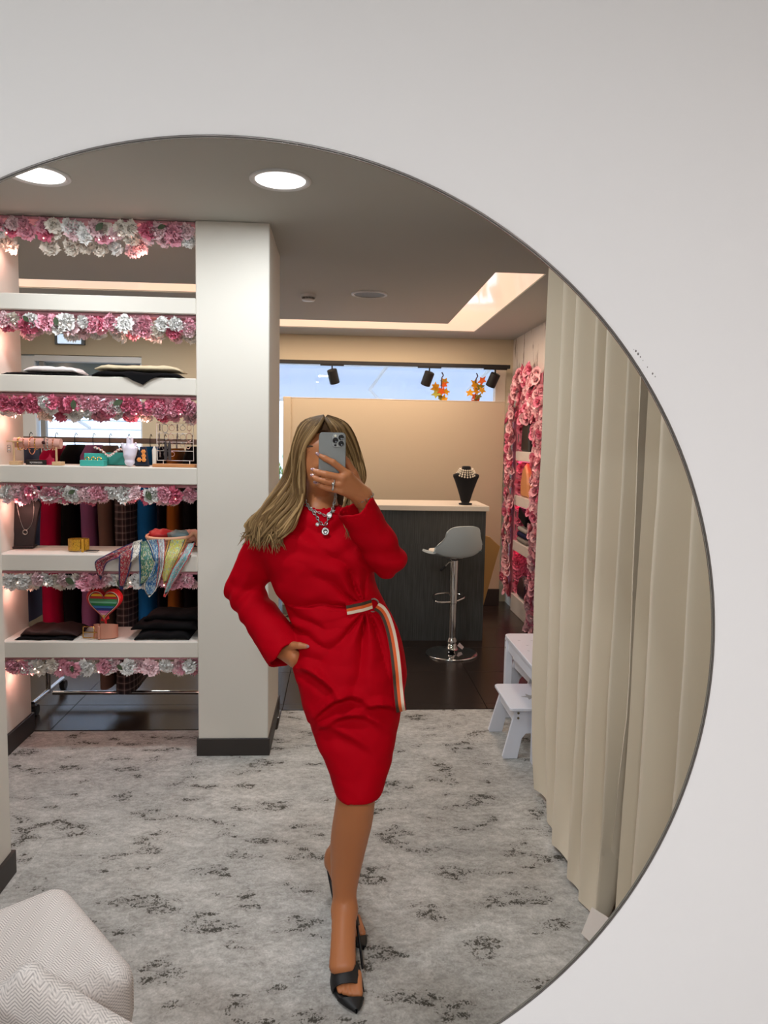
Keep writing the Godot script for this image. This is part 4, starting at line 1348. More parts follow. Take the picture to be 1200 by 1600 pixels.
func scarf_tex(sd: int, base: Array, marks: Array, edge: Array) -> StandardMaterial3D:
	var nz := FastNoiseLite.new(); nz.seed = sd; nz.noise_type = FastNoiseLite.TYPE_CELLULAR; nz.frequency = 0.055; nz.cellular_return_type = FastNoiseLite.RETURN_CELL_VALUE
	var n2 := FastNoiseLite.new(); n2.seed = sd + 3; n2.frequency = 0.06
	var m := StandardMaterial3D.new()
	m.resource_name = "printed silk"
	m.albedo_texture = paint(96, 128, func(x, y):
		if x < 7 or x > 88 or y > 118: return rgb(edge[0], edge[1], edge[2])
		if (x < 11 or x > 84 or y > 113): return rgb(30, 30, 44)
		var c := nz.get_noise_2d(x, y)
		var w := n2.get_noise_2d(x * 1.4, y * 1.4)
		if w > 0.16:
			var q: Array = marks[int(absf(c) * 97.0) % marks.size()]
			return rgb(q[0], q[1], q[2])
		if absf(w - 0.12) < 0.035: return rgb(235, 222, 196)
		if absf(w + 0.18) < 0.03: return rgb(edge[0], edge[1], edge[2])
		return rgb(base[0], base[1], base[2]))
	m.roughness = 0.5
	return m

func scarves(y: float) -> void:
	# outlines: left and right border of every cloth from the basket's rim to its tip (metres from the shelf edge middle)
	var defs := [
		["red and navy paisley scarf trailing from the basket to a navy point", [[-0.062, 0.050], [-0.165, 0.020], [-0.245, -0.012], [-0.258, -0.045], [-0.232, -0.112]], [[-0.055, 0.040], [-0.10, 0.012], [-0.155, -0.006], [-0.20, -0.028], [-0.218, -0.070], [-0.230, -0.112]], 11, [150, 22, 38], [[24, 30, 84], [226, 206, 160], [24, 30, 84]], [26, 32, 88]],
		["red scarf with a navy corner hanging left of the white one", [[-0.145, 0.004], [-0.146, -0.055], [-0.146, -0.150]], [[-0.085, 0.030], [-0.086, -0.022], [-0.102, -0.080], [-0.132, -0.160]], 12, [152, 22, 36], [[206, 180, 140], [28, 32, 84], [120, 16, 30]], [28, 34, 88]],
		["white scarf with a black line pattern hanging over the shelf edge", [[-0.085, 0.045], [-0.102, 0.0], [-0.095, -0.024]], [[-0.045, 0.052], [-0.052, 0.008], [-0.092, -0.026]], 13, [232, 226, 214], [[40, 42, 60], [220, 214, 200]], [236, 230, 220]],
		["green and yellow scarf with a blue border hanging to a point", [[-0.054, 0.045], [-0.052, -0.055], [-0.050, -0.136]], [[-0.020, 0.050], [0.024, -0.012], [0.026, -0.072], [-0.048, -0.138]], 14, [62, 112, 80], [[34, 92, 138], [222, 176, 62], [236, 228, 208], [52, 98, 70]], [22, 92, 148]],
		["blue scarf with a white border hanging lowest to a point", [[-0.022, 0.050], [0.020, -0.020], [-0.03, -0.13], [-0.010, -0.192]], [[0.035, 0.054], [0.052, -0.010], [0.034, -0.134], [-0.006, -0.192]], 15, [24, 84, 136], [[26, 70, 110], [150, 196, 206], [230, 226, 214]], [228, 216, 198]],
		["white and blue leaf scarf hanging between the blue and the lime one", [[0.024, 0.052], [0.040, -0.010], [0.030, -0.10], [0.022, -0.15]], [[0.062, 0.055], [0.066, -0.02], [0.050, -0.09], [0.026, -0.152]], 18, [206, 220, 222], [[60, 120, 160], [150, 190, 196], [196, 60, 60]], [196, 60, 60]],
		["lime and turquoise paisley scarf hanging from the basket's front", [[0.080, 0.052], [0.056, -0.020], [0.052, -0.075], [0.062, -0.128]], [[0.165, 0.055], [0.140, 0.015], [0.100, -0.065], [0.066, -0.128]], 16, [184, 190, 92], [[66, 176, 176], [206, 60, 50], [230, 206, 120], [122, 186, 160]], [206, 150, 70]],
		["turquoise and white scarf with a red border hanging to a long point", [[0.168, 0.040], [0.105, -0.05], [0.080, -0.11], [0.060, -0.186]], [[0.205, 0.045], [0.172, -0.015], [0.130, -0.085], [0.068, -0.190]], 17, [96, 186, 190], [[214, 60, 60], [236, 226, 214], [56, 120, 160]], [214, 60, 56]]]
	var n := 0
	for d in defs:
		var t := thing("silk_scarf", d[0], "scarf", Vector3(-0.885, y - 0.005, -3.484), 0.0, "silk scarves in the basket")
		var m := scarf_tex(d[3], d[4], d[5], d[6])
		var lv := []; var rv := []
		for q in d[1]: lv.append(Vector3(q[0], q[1], 0))
		for q in d[2]: rv.append(Vector3(q[0], q[1], 0))
		var lc := curve(lv, 12); var rc := curve(rv, 12)
		var rows := []
		var R := 22
		for i in R + 1:
			var f := i / float(R)
			var a := lc[mini(int(f * (lc.size() - 1) + 0.5), lc.size() - 1)]
			var b := rc[mini(int(f * (rc.size() - 1) + 0.5), rc.size() - 1)]
			var r := PackedVector3Array()
			for j in 13:
				var u := j / 12.0
				var p := a.lerp(b, u)
				# cloth lies back over the shelf above its edge and folds softly below it
				p.z = 0.004 + 0.003 * (n % 4) + 0.007 * sin(u * 7.0 + n * 1.7) * minf(1.0, f * 2.5) * minf(1.0, (1.0 - f) * 4.0 + 0.2)
				if p.y > 0.0:
					p.z -= minf(p.y * 0.9, 0.03)
					p.y = maxf(p.y * 1.55, 0.008)
				r.append(p)
			rows.append(r)
		var bb := MB.new(); bb.sheet(rows, 0.0016)
		part(t, "silk", bb, m)
		n += 1
	# crumpled silk inside the basket
	var nz := FastNoiseLite.new(); nz.seed = 8; nz.frequency = 14.0
	var k := 0
	for q in [["grey teal scarf end bunched at the basket's rim", [88, 118, 122], 0.055, 0.02], ["blush scarf bunched in the basket beside the teal one", [206, 150, 132], 0.1, 0.0], ["red scarf bunched in the basket's far side", [170, 40, 46], -0.05, -0.02]]:
		var t := thing("silk_scarf", q[0], "scarf", Vector3(xs(268, -3.67) + q[2], y + 0.075, -3.67 + q[3]), 0.0, "silk scarves in the basket")
		var rows := []
		for i in 9:
			var la := PI * (i / 8.0 - 0.5)
			var r := PackedVector3Array()
			for j in 18:
				var a := TAU * j / 18.0
				var dd := Vector3(cos(a) * cos(la), sin(la), sin(a) * cos(la))
				r.append(dd * Vector3(0.06, 0.03, 0.05) * (1.0 + 0.5 * nz.get_noise_3dv(dd * 0.3 + Vector3(k, 0, 0))))
			rows.append(r)
		var b := MB.new(); b.grid(rows, true)
		part(t, "silk", b, mat("silk %d" % k, q[1][0], q[1][1], q[1][2], 0.5))
		k += 1

# ---- clothes rack behind the shelves
func garment(label: String, called: String, m: Material, x: float, w: float, top: float, bot: float, sd: int, cat := "garment", flare := 0.0) -> void:
	var t := thing(called, label, cat, Vector3(x, 0, -4.25), 0.0, "clothes on the rack")
	var nz := FastNoiseLite.new(); nz.seed = sd; nz.frequency = 1.0
	var rows := []
	var N := 16
	for i in N + 1:
		var f := i / float(N)
		var yy := lerpf(top, bot, f)
		var sh := minf(1.0, 0.55 + f * 12.0)
		var hw := w * 0.5 * (0.7 + 0.3 * minf(1.0, f * 14.0)) * (1.0 + flare * f)
		var hz := 0.20 * sh * (0.92 + 0.1 * f)
		var r := PackedVector3Array()
		for j in 28:
			var a := TAU * j / 28.0
			var cz := signf(sin(a)) * pow(absf(sin(a)), 0.6)
			var cx := signf(cos(a)) * pow(absf(cos(a)), 0.8)
			var fold := 0.16 * nz.get_noise_2d(j * 2.2, sd * 3.0 + f * 1.2) * minf(1.0, f * 3.0)
			r.append(Vector3(cx * hw * (1.0 + fold) + 0.008 * nz.get_noise_1d(f * 3.0 + sd), yy - 0.012 * (1.0 - sh) , cz * hz * (1.0 + 0.25 * fold)))
		rows.append(r)
	var b := MB.new(); b.grid(rows, true, false, true, 8.0, (top - bot) * 6.0)
	b.cap(rows[0], Vector3.UP); b.cap(rows[N], Vector3.DOWN)
	part(t, "fabric", b, m)
	var h := MB.new()
	h.tube(curve([Vector3(0, top - 0.01, 0), Vector3(0, 1.512, 0.02), Vector3(0, 1.548, 0.022), Vector3(0, 1.572, 0), Vector3(0, 1.56, -0.022)], 4), 0.002, 5)
	part(t, "hanger_hook", h, mat("black metal", 12, 13, 13, 0.55))

func build_rack() -> void:
	var t := thing("clothes_rack", "rolling clothes rack with chrome bars behind the shelves", "clothes rack", Vector3.ZERO)
	var ch := mat("chrome", 205, 205, 205, 0.08, 1.0)
	part(t, "top_bar", bx(-1.79, -0.70, 1.518, 1.548, -4.265, -4.235, 0.004), mat("satin bar", 132, 120, 110, 0.4, 0.6))
	for x in [-1.676, -0.72]:
		var p := MB.new(); p.rod(Vector3(x, 0.06, -4.25), Vector3(x, 1.52, -4.25), 0.014, 12)
		part(t, "post", p, ch)
		var f := MB.new(); f.rod(Vector3(x, 0.075, -4.03), Vector3(x, 0.075, -4.47), 0.013, 12)
		part(t, "foot_bar", f, ch)
		for z in [-4.04, -4.46]:
			var w := MB.new()
			w.rod(Vector3(x - 0.014, 0.03, z - 0.02), Vector3(x + 0.014, 0.03, z - 0.02), 0.03, 14)
			w.box(Vector3(x, 0.056, z), Vector3(0.04, 0.03, 0.04), 0.008)
			part(t, "caster", w, mat("black plastic", 24, 24, 24, 0.5))
	var b := MB.new(); b.rod(Vector3(-1.65, 0.06, -4.25), Vector3(-0.72, 0.06, -4.25), 0.012, 12)
	part(t, "lower_bar", b, ch)
	# plaid
	var pl := StandardMaterial3D.new()
	pl.resource_name = "plaid wool"
	pl.albedo_texture = paint(128, 128, func(x, y):
		var base := rgb(30, 24, 28)
		var c := base
		if (x / 16) % 2 == 0: c = c.lerp(rgb(78, 62, 62), 0.5)
		if (y / 16) % 2 == 0: c = c.lerp(rgb(78, 62, 62), 0.5)
		if x % 32 == 7 or x % 32 == 9: c = c.lerp(rgb(200, 186, 176), 0.75)
		if y % 32 == 7 or y % 32 == 9: c = c.lerp(rgb(200, 186, 176), 0.75)
		if (x + y) % 3 == 0: c = c.darkened(0.15)
		return c)
	pl.roughness = 0.95
	pl.uv1_triplanar = true
	pl.uv1_scale = Vector3.ONE * 6.5
	var g := [
		["denim blue garment at the side-wall end of the rack", "hanging_jacket", cloth("denim", 84, 100, 124), -1.735, 0.05, 1.50, 0.52, 0.0],
		["bright magenta dress hanging on the rack", "hanging_dress", cloth("magenta crepe", 178, 14, 62), -1.594, 0.100, 1.505, 0.47, 0.0],
		["black garment hanging beside the magenta dress", "hanging_coat", cloth("black wool", 14, 12, 14), -1.487, 0.086, 1.512, 0.42, 0.0],
		["mauve garment with soft folds on the rack", "hanging_dress", cloth("mauve jersey", 140, 88, 128), -1.387, 0.080, 1.512, 0.46, 0.1],
		["taupe garment next to the plaid one on the rack", "hanging_coat", cloth("taupe wool", 108, 86, 76), -1.295, 0.074, 1.51, 0.145, 0.0],
		["dark plaid garment reaching lowest on the rack", "hanging_skirt", pl, -1.193, 0.095, 1.508, 0.118, 0.25],
		["royal blue garment on the rack behind the scarves", "hanging_dress", cloth("royal blue crepe", 18, 92, 150), -1.070, 0.100, 1.508, 0.42, 0.0],
		["dark navy garment between the blue and the ochre one", "hanging_blouse", cloth("navy knit", 26, 26, 40), -0.990, 0.032, 1.51, 0.44, 0.0],
		["ochre brown garment on the rack", "hanging_dress", cloth("ochre wool", 140, 84, 30), -0.922, 0.074, 1.50, 0.42, 0.0],
		["black garment at the pillar end of the rack", "hanging_coat", cloth("black cotton", 16, 15, 17), -0.836, 0.070, 1.512, 0.40, 0.0],
		["teal green blouse at the pillar end of the rack, behind the earrings", "hanging_blouse", cloth("teal jersey", 30, 96, 92), -0.765, 0.03, 1.50, 0.60, 0.0]]
	for k in g.size():
		var q: Array = g[k]
		garment(q[0], q[1], q[2], q[3], q[4], q[5], q[6], 50 + k * 3, "garment", q[7])

# ---------------------------------------------------------------- smooth bodies from joints
static func cap_d(p: Vector3, a: Vector3, b: Vector3, ra: float, rb: float) -> float:
	var ab := b - a
	var h := clampf((p - a).dot(ab) / maxf(ab.length_squared(), 1e-9), 0.0, 1.0)
	return p.distance_to(a + ab * h) - lerpf(ra, rb, h)

static func smin(a: float, b: float, k: float) -> float:
	var h := maxf(k - absf(a - b), 0.0) / k
	return minf(a, b) - h * h * k * 0.25

static func bones_d(p: Vector3, bones: Array, k: float) -> float:
	var d := 1e3
	for q in bones:
		var e := cap_d(p, q[0], q[1], q[2], q[3])
		d = smin(d, e, k) if d < 1e2 else e
	return d

# surface nets over a field; only blocks near the surface are visited
func sdf_mesh(f: Callable, lo: Vector3, hi: Vector3, cell: float, into: MB = null, colf = null) -> MB:
	var mb := into if into else MB.new()
	var B := 4
	var nb := Vector3i(((hi - lo) / (cell * B)).ceil())
	var nx := nb.x * B + 1
	var ny := nb.y * B + 1
	var nz := nb.z * B + 1
	var val := PackedFloat32Array(); val.resize(nx * ny * nz); val.fill(1e9)
	var cellv := PackedInt32Array(); cellv.resize(nx * ny * nz); cellv.fill(-1)
	var reach := cell * B * 0.87 * 1.7 + cell
	var act := []
	for bz in nb.z:
		for by in nb.y:
			for bx_ in nb.x:
				var c := lo + Vector3(bx_ + 0.5, by + 0.5, bz + 0.5) * cell * B
				if absf(f.call(c)) < reach: act.append(Vector3i(bx_, by, bz))
	for a in act:
		for z in range(a.z * B, a.z * B + B + 1):
			for y in range(a.y * B, a.y * B + B + 1):
				for x in range(a.x * B, a.x * B + B + 1):
					var i: int = x + nx * (y + ny * z)
					if val[i] > 1e8: val[i] = f.call(lo + Vector3(x, y, z) * cell)
	var base := mb.v.size()
	var sxy := nx * ny
	var off := [0, 1, nx, nx + 1, sxy, sxy + 1, sxy + nx, sxy + nx + 1]
	var edges := [[0, 1], [2, 3], [4, 5], [6, 7], [0, 2], [1, 3], [4, 6], [5, 7], [0, 4], [1, 5], [2, 6], [3, 7]]
	var cells := PackedInt32Array()
	for a in act:
		for z in range(a.z * B, a.z * B + B):
			for y in range(a.y * B, a.y * B + B):
				for x in range(a.x * B, a.x * B + B):
					var i: int = x + nx * (y + ny * z)
					var neg := 0
					for k in 8:
						if val[i + off[k]] < 0.0: neg += 1
					if neg == 0 or neg == 8: continue
					var s := Vector3.ZERO
					var cnt := 0
					for e in edges:
						var v0 := val[i + off[e[0]]]
						var v1 := val[i + off[e[1]]]
						if (v0 < 0.0) == (v1 < 0.0): continue
						var t := v0 / (v0 - v1)
						var p0 := Vector3(e[0] & 1, (e[0] >> 1) & 1, (e[0] >> 2) & 1)
						var p1 := Vector3(e[1] & 1, (e[1] >> 1) & 1, (e[1] >> 2) & 1)
						s += p0.lerp(p1, t)
						cnt += 1
					var P := lo + (Vector3(x, y, z) + s / cnt) * cell
					if colf != null: mb.col = colf.call(P)
					# slope of the field from the cell's own corners
					var c0 := val[i]; var c1 := val[i + 1]; var c2 := val[i + nx]; var c3 := val[i + nx + 1]
					var c4 := val[i + sxy]; var c5 := val[i + sxy + 1]; var c6 := val[i + sxy + nx]; var c7 := val[i + sxy + nx + 1]
					var g := Vector3(c1 - c0 + c3 - c2 + c5 - c4 + c7 - c6, c2 - c0 + c3 - c1 + c6 - c4 + c7 - c5, c4 - c0 + c5 - c1 + c6 - c2 + c7 - c3)
					cellv[i] = mb.add(P, g.normalized() if g.length_squared() > 1e-14 else Vector3.UP, Vector2(P.x, P.y))
					cells.append(i)
	for i in cells:
		var ax := [1, nx, sxy]
		for d in 3:
			var u: int = ax[(d + 1) % 3]
			var w: int = ax[(d + 2) % 3]
			var v0 := val[i]
			var v1 := val[i + ax[d]]
			if (v0 < 0.0) == (v1 < 0.0) or v1 > 1e8: continue
			if i - u - w < 0: continue
			var q0 := cellv[i]; var q1 := cellv[i - u]; var q2 := cellv[i - u - w]; var q3 := cellv[i - w]
			if q0 < 0 or q1 < 0 or q2 < 0 or q3 < 0: continue
			# outward is towards positive values
			if v0 < 0.0:
				mb.ix.append_array(PackedInt32Array([q0, q2, q1, q0, q3, q2]))
			else:
				mb.ix.append_array(PackedInt32Array([q0, q1, q2, q0, q2, q3]))
	mb.col = Color(1, 1, 1)
	return mb

# ---------------------------------------------------------------- marble niche, children's table, curtain
func rose_mesh(sd: int) -> ArrayMesh:
	var r := RandomNumberGenerator.new(); r.seed = sd
	var b := MB.new()
	for l in 3:
		var cnt: int = [6, 5, 4][l]
		for k in cnt:
			var a := TAU * k / cnt + l * 0.6
			var s := r.randf_range(0.8, 1.0)
			b.col = Color(s, s, s)
			var rows := []
			for i in 3:
				var f := i / 2.0
				var row := PackedVector3Array()
				for j in 3:
					var u := j - 1.0
					var ang: float = [0.35, 0.9, 1.3][l] * (0.7 + 0.5 * f) + r.randf_range(-0.08, 0.08)
					var d: float = [1.0, 0.72, 0.45][l] * f
					row.append(Vector3(cos(ang) * d, u * [0.2, 0.55, 0.4][i] * [1.0, 0.8, 0.6][l], sin(ang) * d * 0.9).rotated(Vector3.BACK, a))
				rows.append(row)
			b.grid(rows)
	return b.mesh(true)

func build_right_side() -> void:
	var rng := RandomNumberGenerator.new(); rng.seed = 21
	# marble wall with a recess
	var mb := StandardMaterial3D.new()
	mb.resource_name = "veined marble"
	var n1 := FastNoiseLite.new(); n1.seed = 14; n1.frequency = 0.008; n1.fractal_octaves = 4; n1.fractal_type = FastNoiseLite.FRACTAL_RIDGED; n1.domain_warp_enabled = true; n1.domain_warp_amplitude = 40.0; n1.domain_warp_frequency = 0.01
	mb.albedo_texture = paint(256, 256, func(x, y):
		var v := n1.get_noise_2d(x * 1.6, y * 0.55)
		var w := clampf((v - 0.62) * 4.0, 0.0, 1.0)
		return rgb(222, 216, 210).lerp(rgb(150, 142, 138), w))
	mb.roughness = 0.18
	mb.uv1_triplanar = true; mb.uv1_world_triplanar = true; mb.uv1_scale = Vector3.ONE * 0.7
	struct("wall_right", bx(1.66, 2.1, 0, CEIL, -7.04, -6.70), mb, "white veined marble wall at the far right")
	struct("wall_right_near", bx(1.66, 2.1, 0, CEIL, -5.95, -4.3), mb)
	struct("wall_right_top", bx(1.66, 2.1, 2.0, CEIL, -6.70, -5.95), mb)
	struct("wall_right_niche", bx(2.0, 2.1, 0, 2.0, -6.70, -5.95), mb)
	var sh := thing("niche_shelving", "white marble shelves in the pink flower arch", "shelving", Vector3.ZERO)
	for q in [[1.405, 1.49], [0.995, 1.085], [0.575, 0.665], [0.0, 0.165]]:
		part(sh, "shelf", bx(1.63, 1.98, q[0], q[1], -6.68, -5.96, 0.003), mb)
	# flower arch
	var fa := thing("flower_arch", "arch of small pink roses round the marble niche", "flower arch", Vector3(1.615, 0, -6.375))
	var roses := []
	for k in 3: roses.append(rose_mesh(300 + k))
	var pm := [petal_mat("rose pink", 246, 180, 192), petal_mat("rose light", 250, 204, 210), petal_mat("rose deep", 240, 142, 168)]
	var spots := []
	for side in [-1, 1]:
		var yy := 0.03 if side > 0 else 0.16
		while yy < 1.86:
			for c in (3 if side < 0 else 4):
				spots.append(Vector3(rng.randf_range(-0.03, 0.01), yy + rng.randf_range(-0.018, 0.018), side * ((0.345 if side < 0 else 0.445) + 0.064 * c + rng.randf_range(-0.015, 0.015))))
			yy += 0.064
	for k in 12:
		var a := PI * (k + 0.5) / 12.0
		for c in 4:
			var R := 0.345 + 0.055 * c
			spots.append(Vector3(rng.randf_range(-0.03, 0.01), 1.85 + sin(a) * R * 0.72, cos(a) * (R + 0.05) + 0.05))
	for k in 34:
		spots.append(Vector3(rng.randf_range(-0.01, 0.015), rng.randf_range(1.76, 2.06), rng.randf_range(-0.32, 0.42)))
	for p in spots:
		var look := Vector3(-1.0, rng.randf_range(-0.4, 0.5), rng.randf_range(-0.4, 0.7)).normalized()
		var b := Basis.looking_at(-look, Vector3.UP).rotated(look, rng.randf() * TAU).scaled(Vector3.ONE * rng.randf_range(0.046, 0.056))
		part(fa, "rose", roses[rng.randi() % 3], pm[[0, 1, 0, 1, 2][rng.randi() % 5]], p, b)
	# felt that carries the roses
	var felt := mat("pink felt", 232, 148, 168, 0.9)
	part(fa, "felt_backing", bx(0.028, 0.040, 0.1, 1.9, -0.50, -0.335), felt)
	part(fa, "felt_backing", bx(0.028, 0.040, 0.03, 1.9, 0.435, 0.66), felt)
	part(fa, "felt_backing", bx(0.028, 0.040, 1.74, 2.14, -0.334, 0.434), felt)
	part(fa, "felt_backing", bx(0.372, 0.382, 0.17, 1.98, -0.31, 0.41), felt)
	part(fa, "felt_backing", bx(0.045, 0.37, 0.17, 1.98, -0.322, -0.312), felt)
	# roses that line the back and the flank of the recess: one mass
	var mm := MultiMesh.new()
	mm.transform_format = MultiMesh.TRANSFORM_3D
	mm.mesh = roses[0]
	var tf := []
	for k in 1300:
		var yy := rng.randf_range(0.2, 1.97)
		var p: Vector3
		var look: Vector3
		if k % 3 == 0:
			p = Vector3(rng.randf_range(0.05, 0.33), yy, -0.285); look = Vector3(-0.2, rng.randf_range(-0.3, 0.3), 1)
		else:
			p = Vector3(0.34, yy, rng.randf_range(-0.28, 0.38)); look = Vector3(-1, rng.randf_range(-0.3, 0.3), rng.randf_range(-0.3, 0.3))
		look = look.normalized()
		tf.append(Transform3D(Basis.looking_at(-look, Vector3.UP).rotated(look, rng.randf() * TAU).scaled(Vector3.ONE * rng.randf_range(0.04, 0.05)), p))
	mm.instance_count = tf.size()
	for k in tf.size(): mm.set_instance_transform(k, tf[k])
	var mi := MultiMeshInstance3D.new()
	mi.name = "rose_lining"
	mi.multimesh = mm
	mi.material_override = pm[2]
	mi.set_meta("kind", "stuff")
	fa.add_child(mi)
	# pink light strips under the niche shelves
	var em := StandardMaterial3D.new(); em.albedo_color = Color(1, 0.7, 0.8); em.emission_enabled = true; em.emission = Color(1.0, 0.42, 0.58); em.emission_energy_multiplier = 0.8
	for y in [1.395, 0.985, 0.565]:
		var ls := thing("light_strip", ["pink light strip under the niche's top shelf", "pink light strip under the niche's middle shelf", "pink light strip under the niche's lower shelf"][0 if y > 1.2 else (1 if y > 0.8 else 2)], "light strip", Vector3(1.66, y, -6.37), 0.0, "pink niche light strips")
		part(ls, "strip", bx(-0.01, 0.01, 0.0, 0.009, -0.28, 0.28, 0.002), em)
		lamp_area(Vector3(1.66, y - 0.004, -6.37), Vector2(0.02, 0.55), Color(1.0, 0.3, 0.48), 0.022, "niche_glow")
	lamp_area(Vector3(1.80, 1.985, -6.37), Vector2(0.02, 0.4), Color(1.0, 0.3, 0.48), 0.022, "niche_glow")
	# goods in the niche
	var t := thing("handbag", "black structured handbag on the niche's top shelf", "bag", Vector3(1.70, 1.491, -6.44), PI / 2)
	var b := MB.new(); b.prism(PackedVector2Array([Vector2(-0.14, 0), Vector2(0.14, 0), Vector2(0.12, 0.22), Vector2(0.04, 0.27), Vector2(-0.09, 0.24)]), 0.1, Vector3.ZERO, Basis(), 0.015)
	part(t, "body", b, mat("black leather", 20, 18, 18, 0.5))
	var h := MB.new(); h.tube(curve([Vector3(-0.07, 0.22, 0.05), Vector3(-0.05, 0.33, 0.05), Vector3(0.03, 0.34, 0.05), Vector3(0.06, 0.24, 0.05)], 5), 0.006, 6)
	part(t, "handle", h, mats["black leather"])
	t = thing("handbag", "tan leather handbag on the niche's middle shelf", "bag", Vector3(1.70, 1.086, -6.42), PI / 2)
	b = MB.new(); b.prism(PackedVector2Array([Vector2(-0.13, 0), Vector2(0.12, 0), Vector2(0.13, 0.12), Vector2(0.08, 0.24), Vector2(-0.02, 0.3), Vector2(-0.08, 0.22), Vector2(-0.12, 0.12)]), 0.1, Vector3.ZERO, Basis(), 0.015)
	part(t, "body", b, mat("tan leather", 206, 140, 88, 0.4))
	part(t, "flap", bx(-0.125, 0.125, 0.1, 0.11, 0.045, 0.056, 0.003), mat("dark tan leather", 150, 92, 56, 0.4))
	part(t, "clasp", bx(-0.02, 0.02, 0.06, 0.1, 0.05, 0.06, 0.004), mat("gold", 216, 172, 96, 0.25, 1.0))
	var cols := [["grey knit", 128, 122, 116], ["navy folded knit", 32, 36, 66], ["pale grey knit", 150, 146, 142], ["black folded knit", 18, 17, 20]]
	var lb := ["grey folded knit, lowest of the niche's stack", "navy folded knit in the niche's stack", "pale grey folded knit in the niche's stack", "black folded knit slumped on top of the niche's stack"]
	var hy := 0.667
	for k in 4:
		var tt := thing("folded_knit", lb[k], "folded clothes", Vector3(1.75, hy, -6.42), 0.0, "folded knits in the niche")
		var hh: float = [0.045, 0.05, 0.04, 0.11][k]
		var m := MB.new(); m.rbox(Vector3(0, hh / 2, 0), Vector3(0.22, hh, 0.34 - 0.02 * k), minf(0.02, hh * 0.45), Basis(Vector3.RIGHT, [0.0, 0.0, 0.02, 0.25][k]))
		part(tt, "fabric", m, cloth(cols[k][0], cols[k][1], cols[k][2], cols[k][3]))
		hy += hh + (0.045 if k == 2 else 0.002)
	t = thing("handbag", "dark plum handbag slumped at the niche's foot", "bag", Vector3(1.71, 0.166, -6.4), PI / 2)
	b = MB.new(); b.prism(PackedVector2Array([Vector2(-0.15, 0), Vector2(0.14, 0), Vector2(0.15, 0.1), Vector2(0.06, 0.2), Vector2(-0.05, 0.22), Vector2(-0.13, 0.14)]), 0.12, Vector3.ZERO, Basis(), 0.02)
	part(t, "body", b, mat("plum leather", 44, 22, 36, 0.4))
	# ---- children's table
	var wh := mat("white lacquer", 226, 228, 236, 0.3)
	t = thing("kids_table", "white wooden children's table with tiny printed dots beside the curtain", "table", Vector3(1.30, 0, -3.69))
	var rp := PackedVector2Array()
	for q in [[0.315, 0.295, 0.0], [-0.315, 0.295, 0.5], [-0.315, -0.295, 1.0], [0.315, -0.295, 1.5]]:
		for k in 6:
			var a: float = PI * (q[2] + 0.1 * k)
			rp.append(Vector2(q[0] + cos(a) * 0.035, q[1] + sin(a) * 0.035))
	var tp := MB.new(); tp.prism(rp, 0.02, Vector3(0, 0.47, 0), Basis(Vector3.RIGHT, -PI / 2), 0.003)
	var top := part(t, "table_top", tp, wh)
	var dp := mat("grey print", 196, 196, 204, 0.5)
	var dotm := MB.new(); dotm.prism(star_poly(0.008), 0.0006, Vector3.ZERO, Basis(Vector3.RIGHT, -PI / 2))
	var dms := dotm.mesh()
	for k in 40:
		part(top, "printed_star", dms, dp, Vector3(-0.3 + 0.07 * (k % 8) + 0.02 * (k / 8 % 2), 0.4803, 0.22 - 0.1 * (k / 8)), Basis(Vector3.UP, k * 1.3))
	for sx in [-1, 1]:
		for sz in [-1, 1]:
			part(t, "leg", bx(sx * 0.326 - 0.02, sx * 0.326 + 0.02, 0, 0.46, sz * 0.305 - 0.02, sz * 0.305 + 0.02, 0.003), wh)
	for s in [-1, 1]:
		part(t, "apron", bx(s * 0.326 - 0.009, s * 0.326 + 0.009, 0.39, 0.46, -0.285, 0.285, 0.001), wh)
		part(t, "apron", bx(-0.306, 0.306, 0.39, 0.46, s * 0.305 - 0.009, s * 0.305 + 0.009, 0.001), wh)
	var scr := mat("bronze cap", 128, 116, 92, 0.4, 0.6)
	for s in [-1, 1]:
		for yy in [0.405, 0.445]:
			var c := MB.new(); c.rod(Vector3(-0.3475, yy, s * 0.305), Vector3(-0.346, yy, s * 0.305), 0.005, 10)
			part(t, "screw_cap", c, scr)
	kid_stool(Vector3(0.975, 0, -3.615), 0.0, "white children's stool with a grey star, in front of the table", "white stools")
	kid_stool(Vector3(1.20, 0, -4.20), 0.05, "white children's stool tucked behind the table's legs", "white stools")
	build_curtain()

func star_poly(s: float) -> PackedVector2Array:
	var p := PackedVector2Array()
	for k in 10:
		var a := PI / 2 + TAU * k / 10.0
		p.append(Vector2(cos(a), sin(a)) * s * (1.0 if k % 2 == 0 else 0.42))
	return p

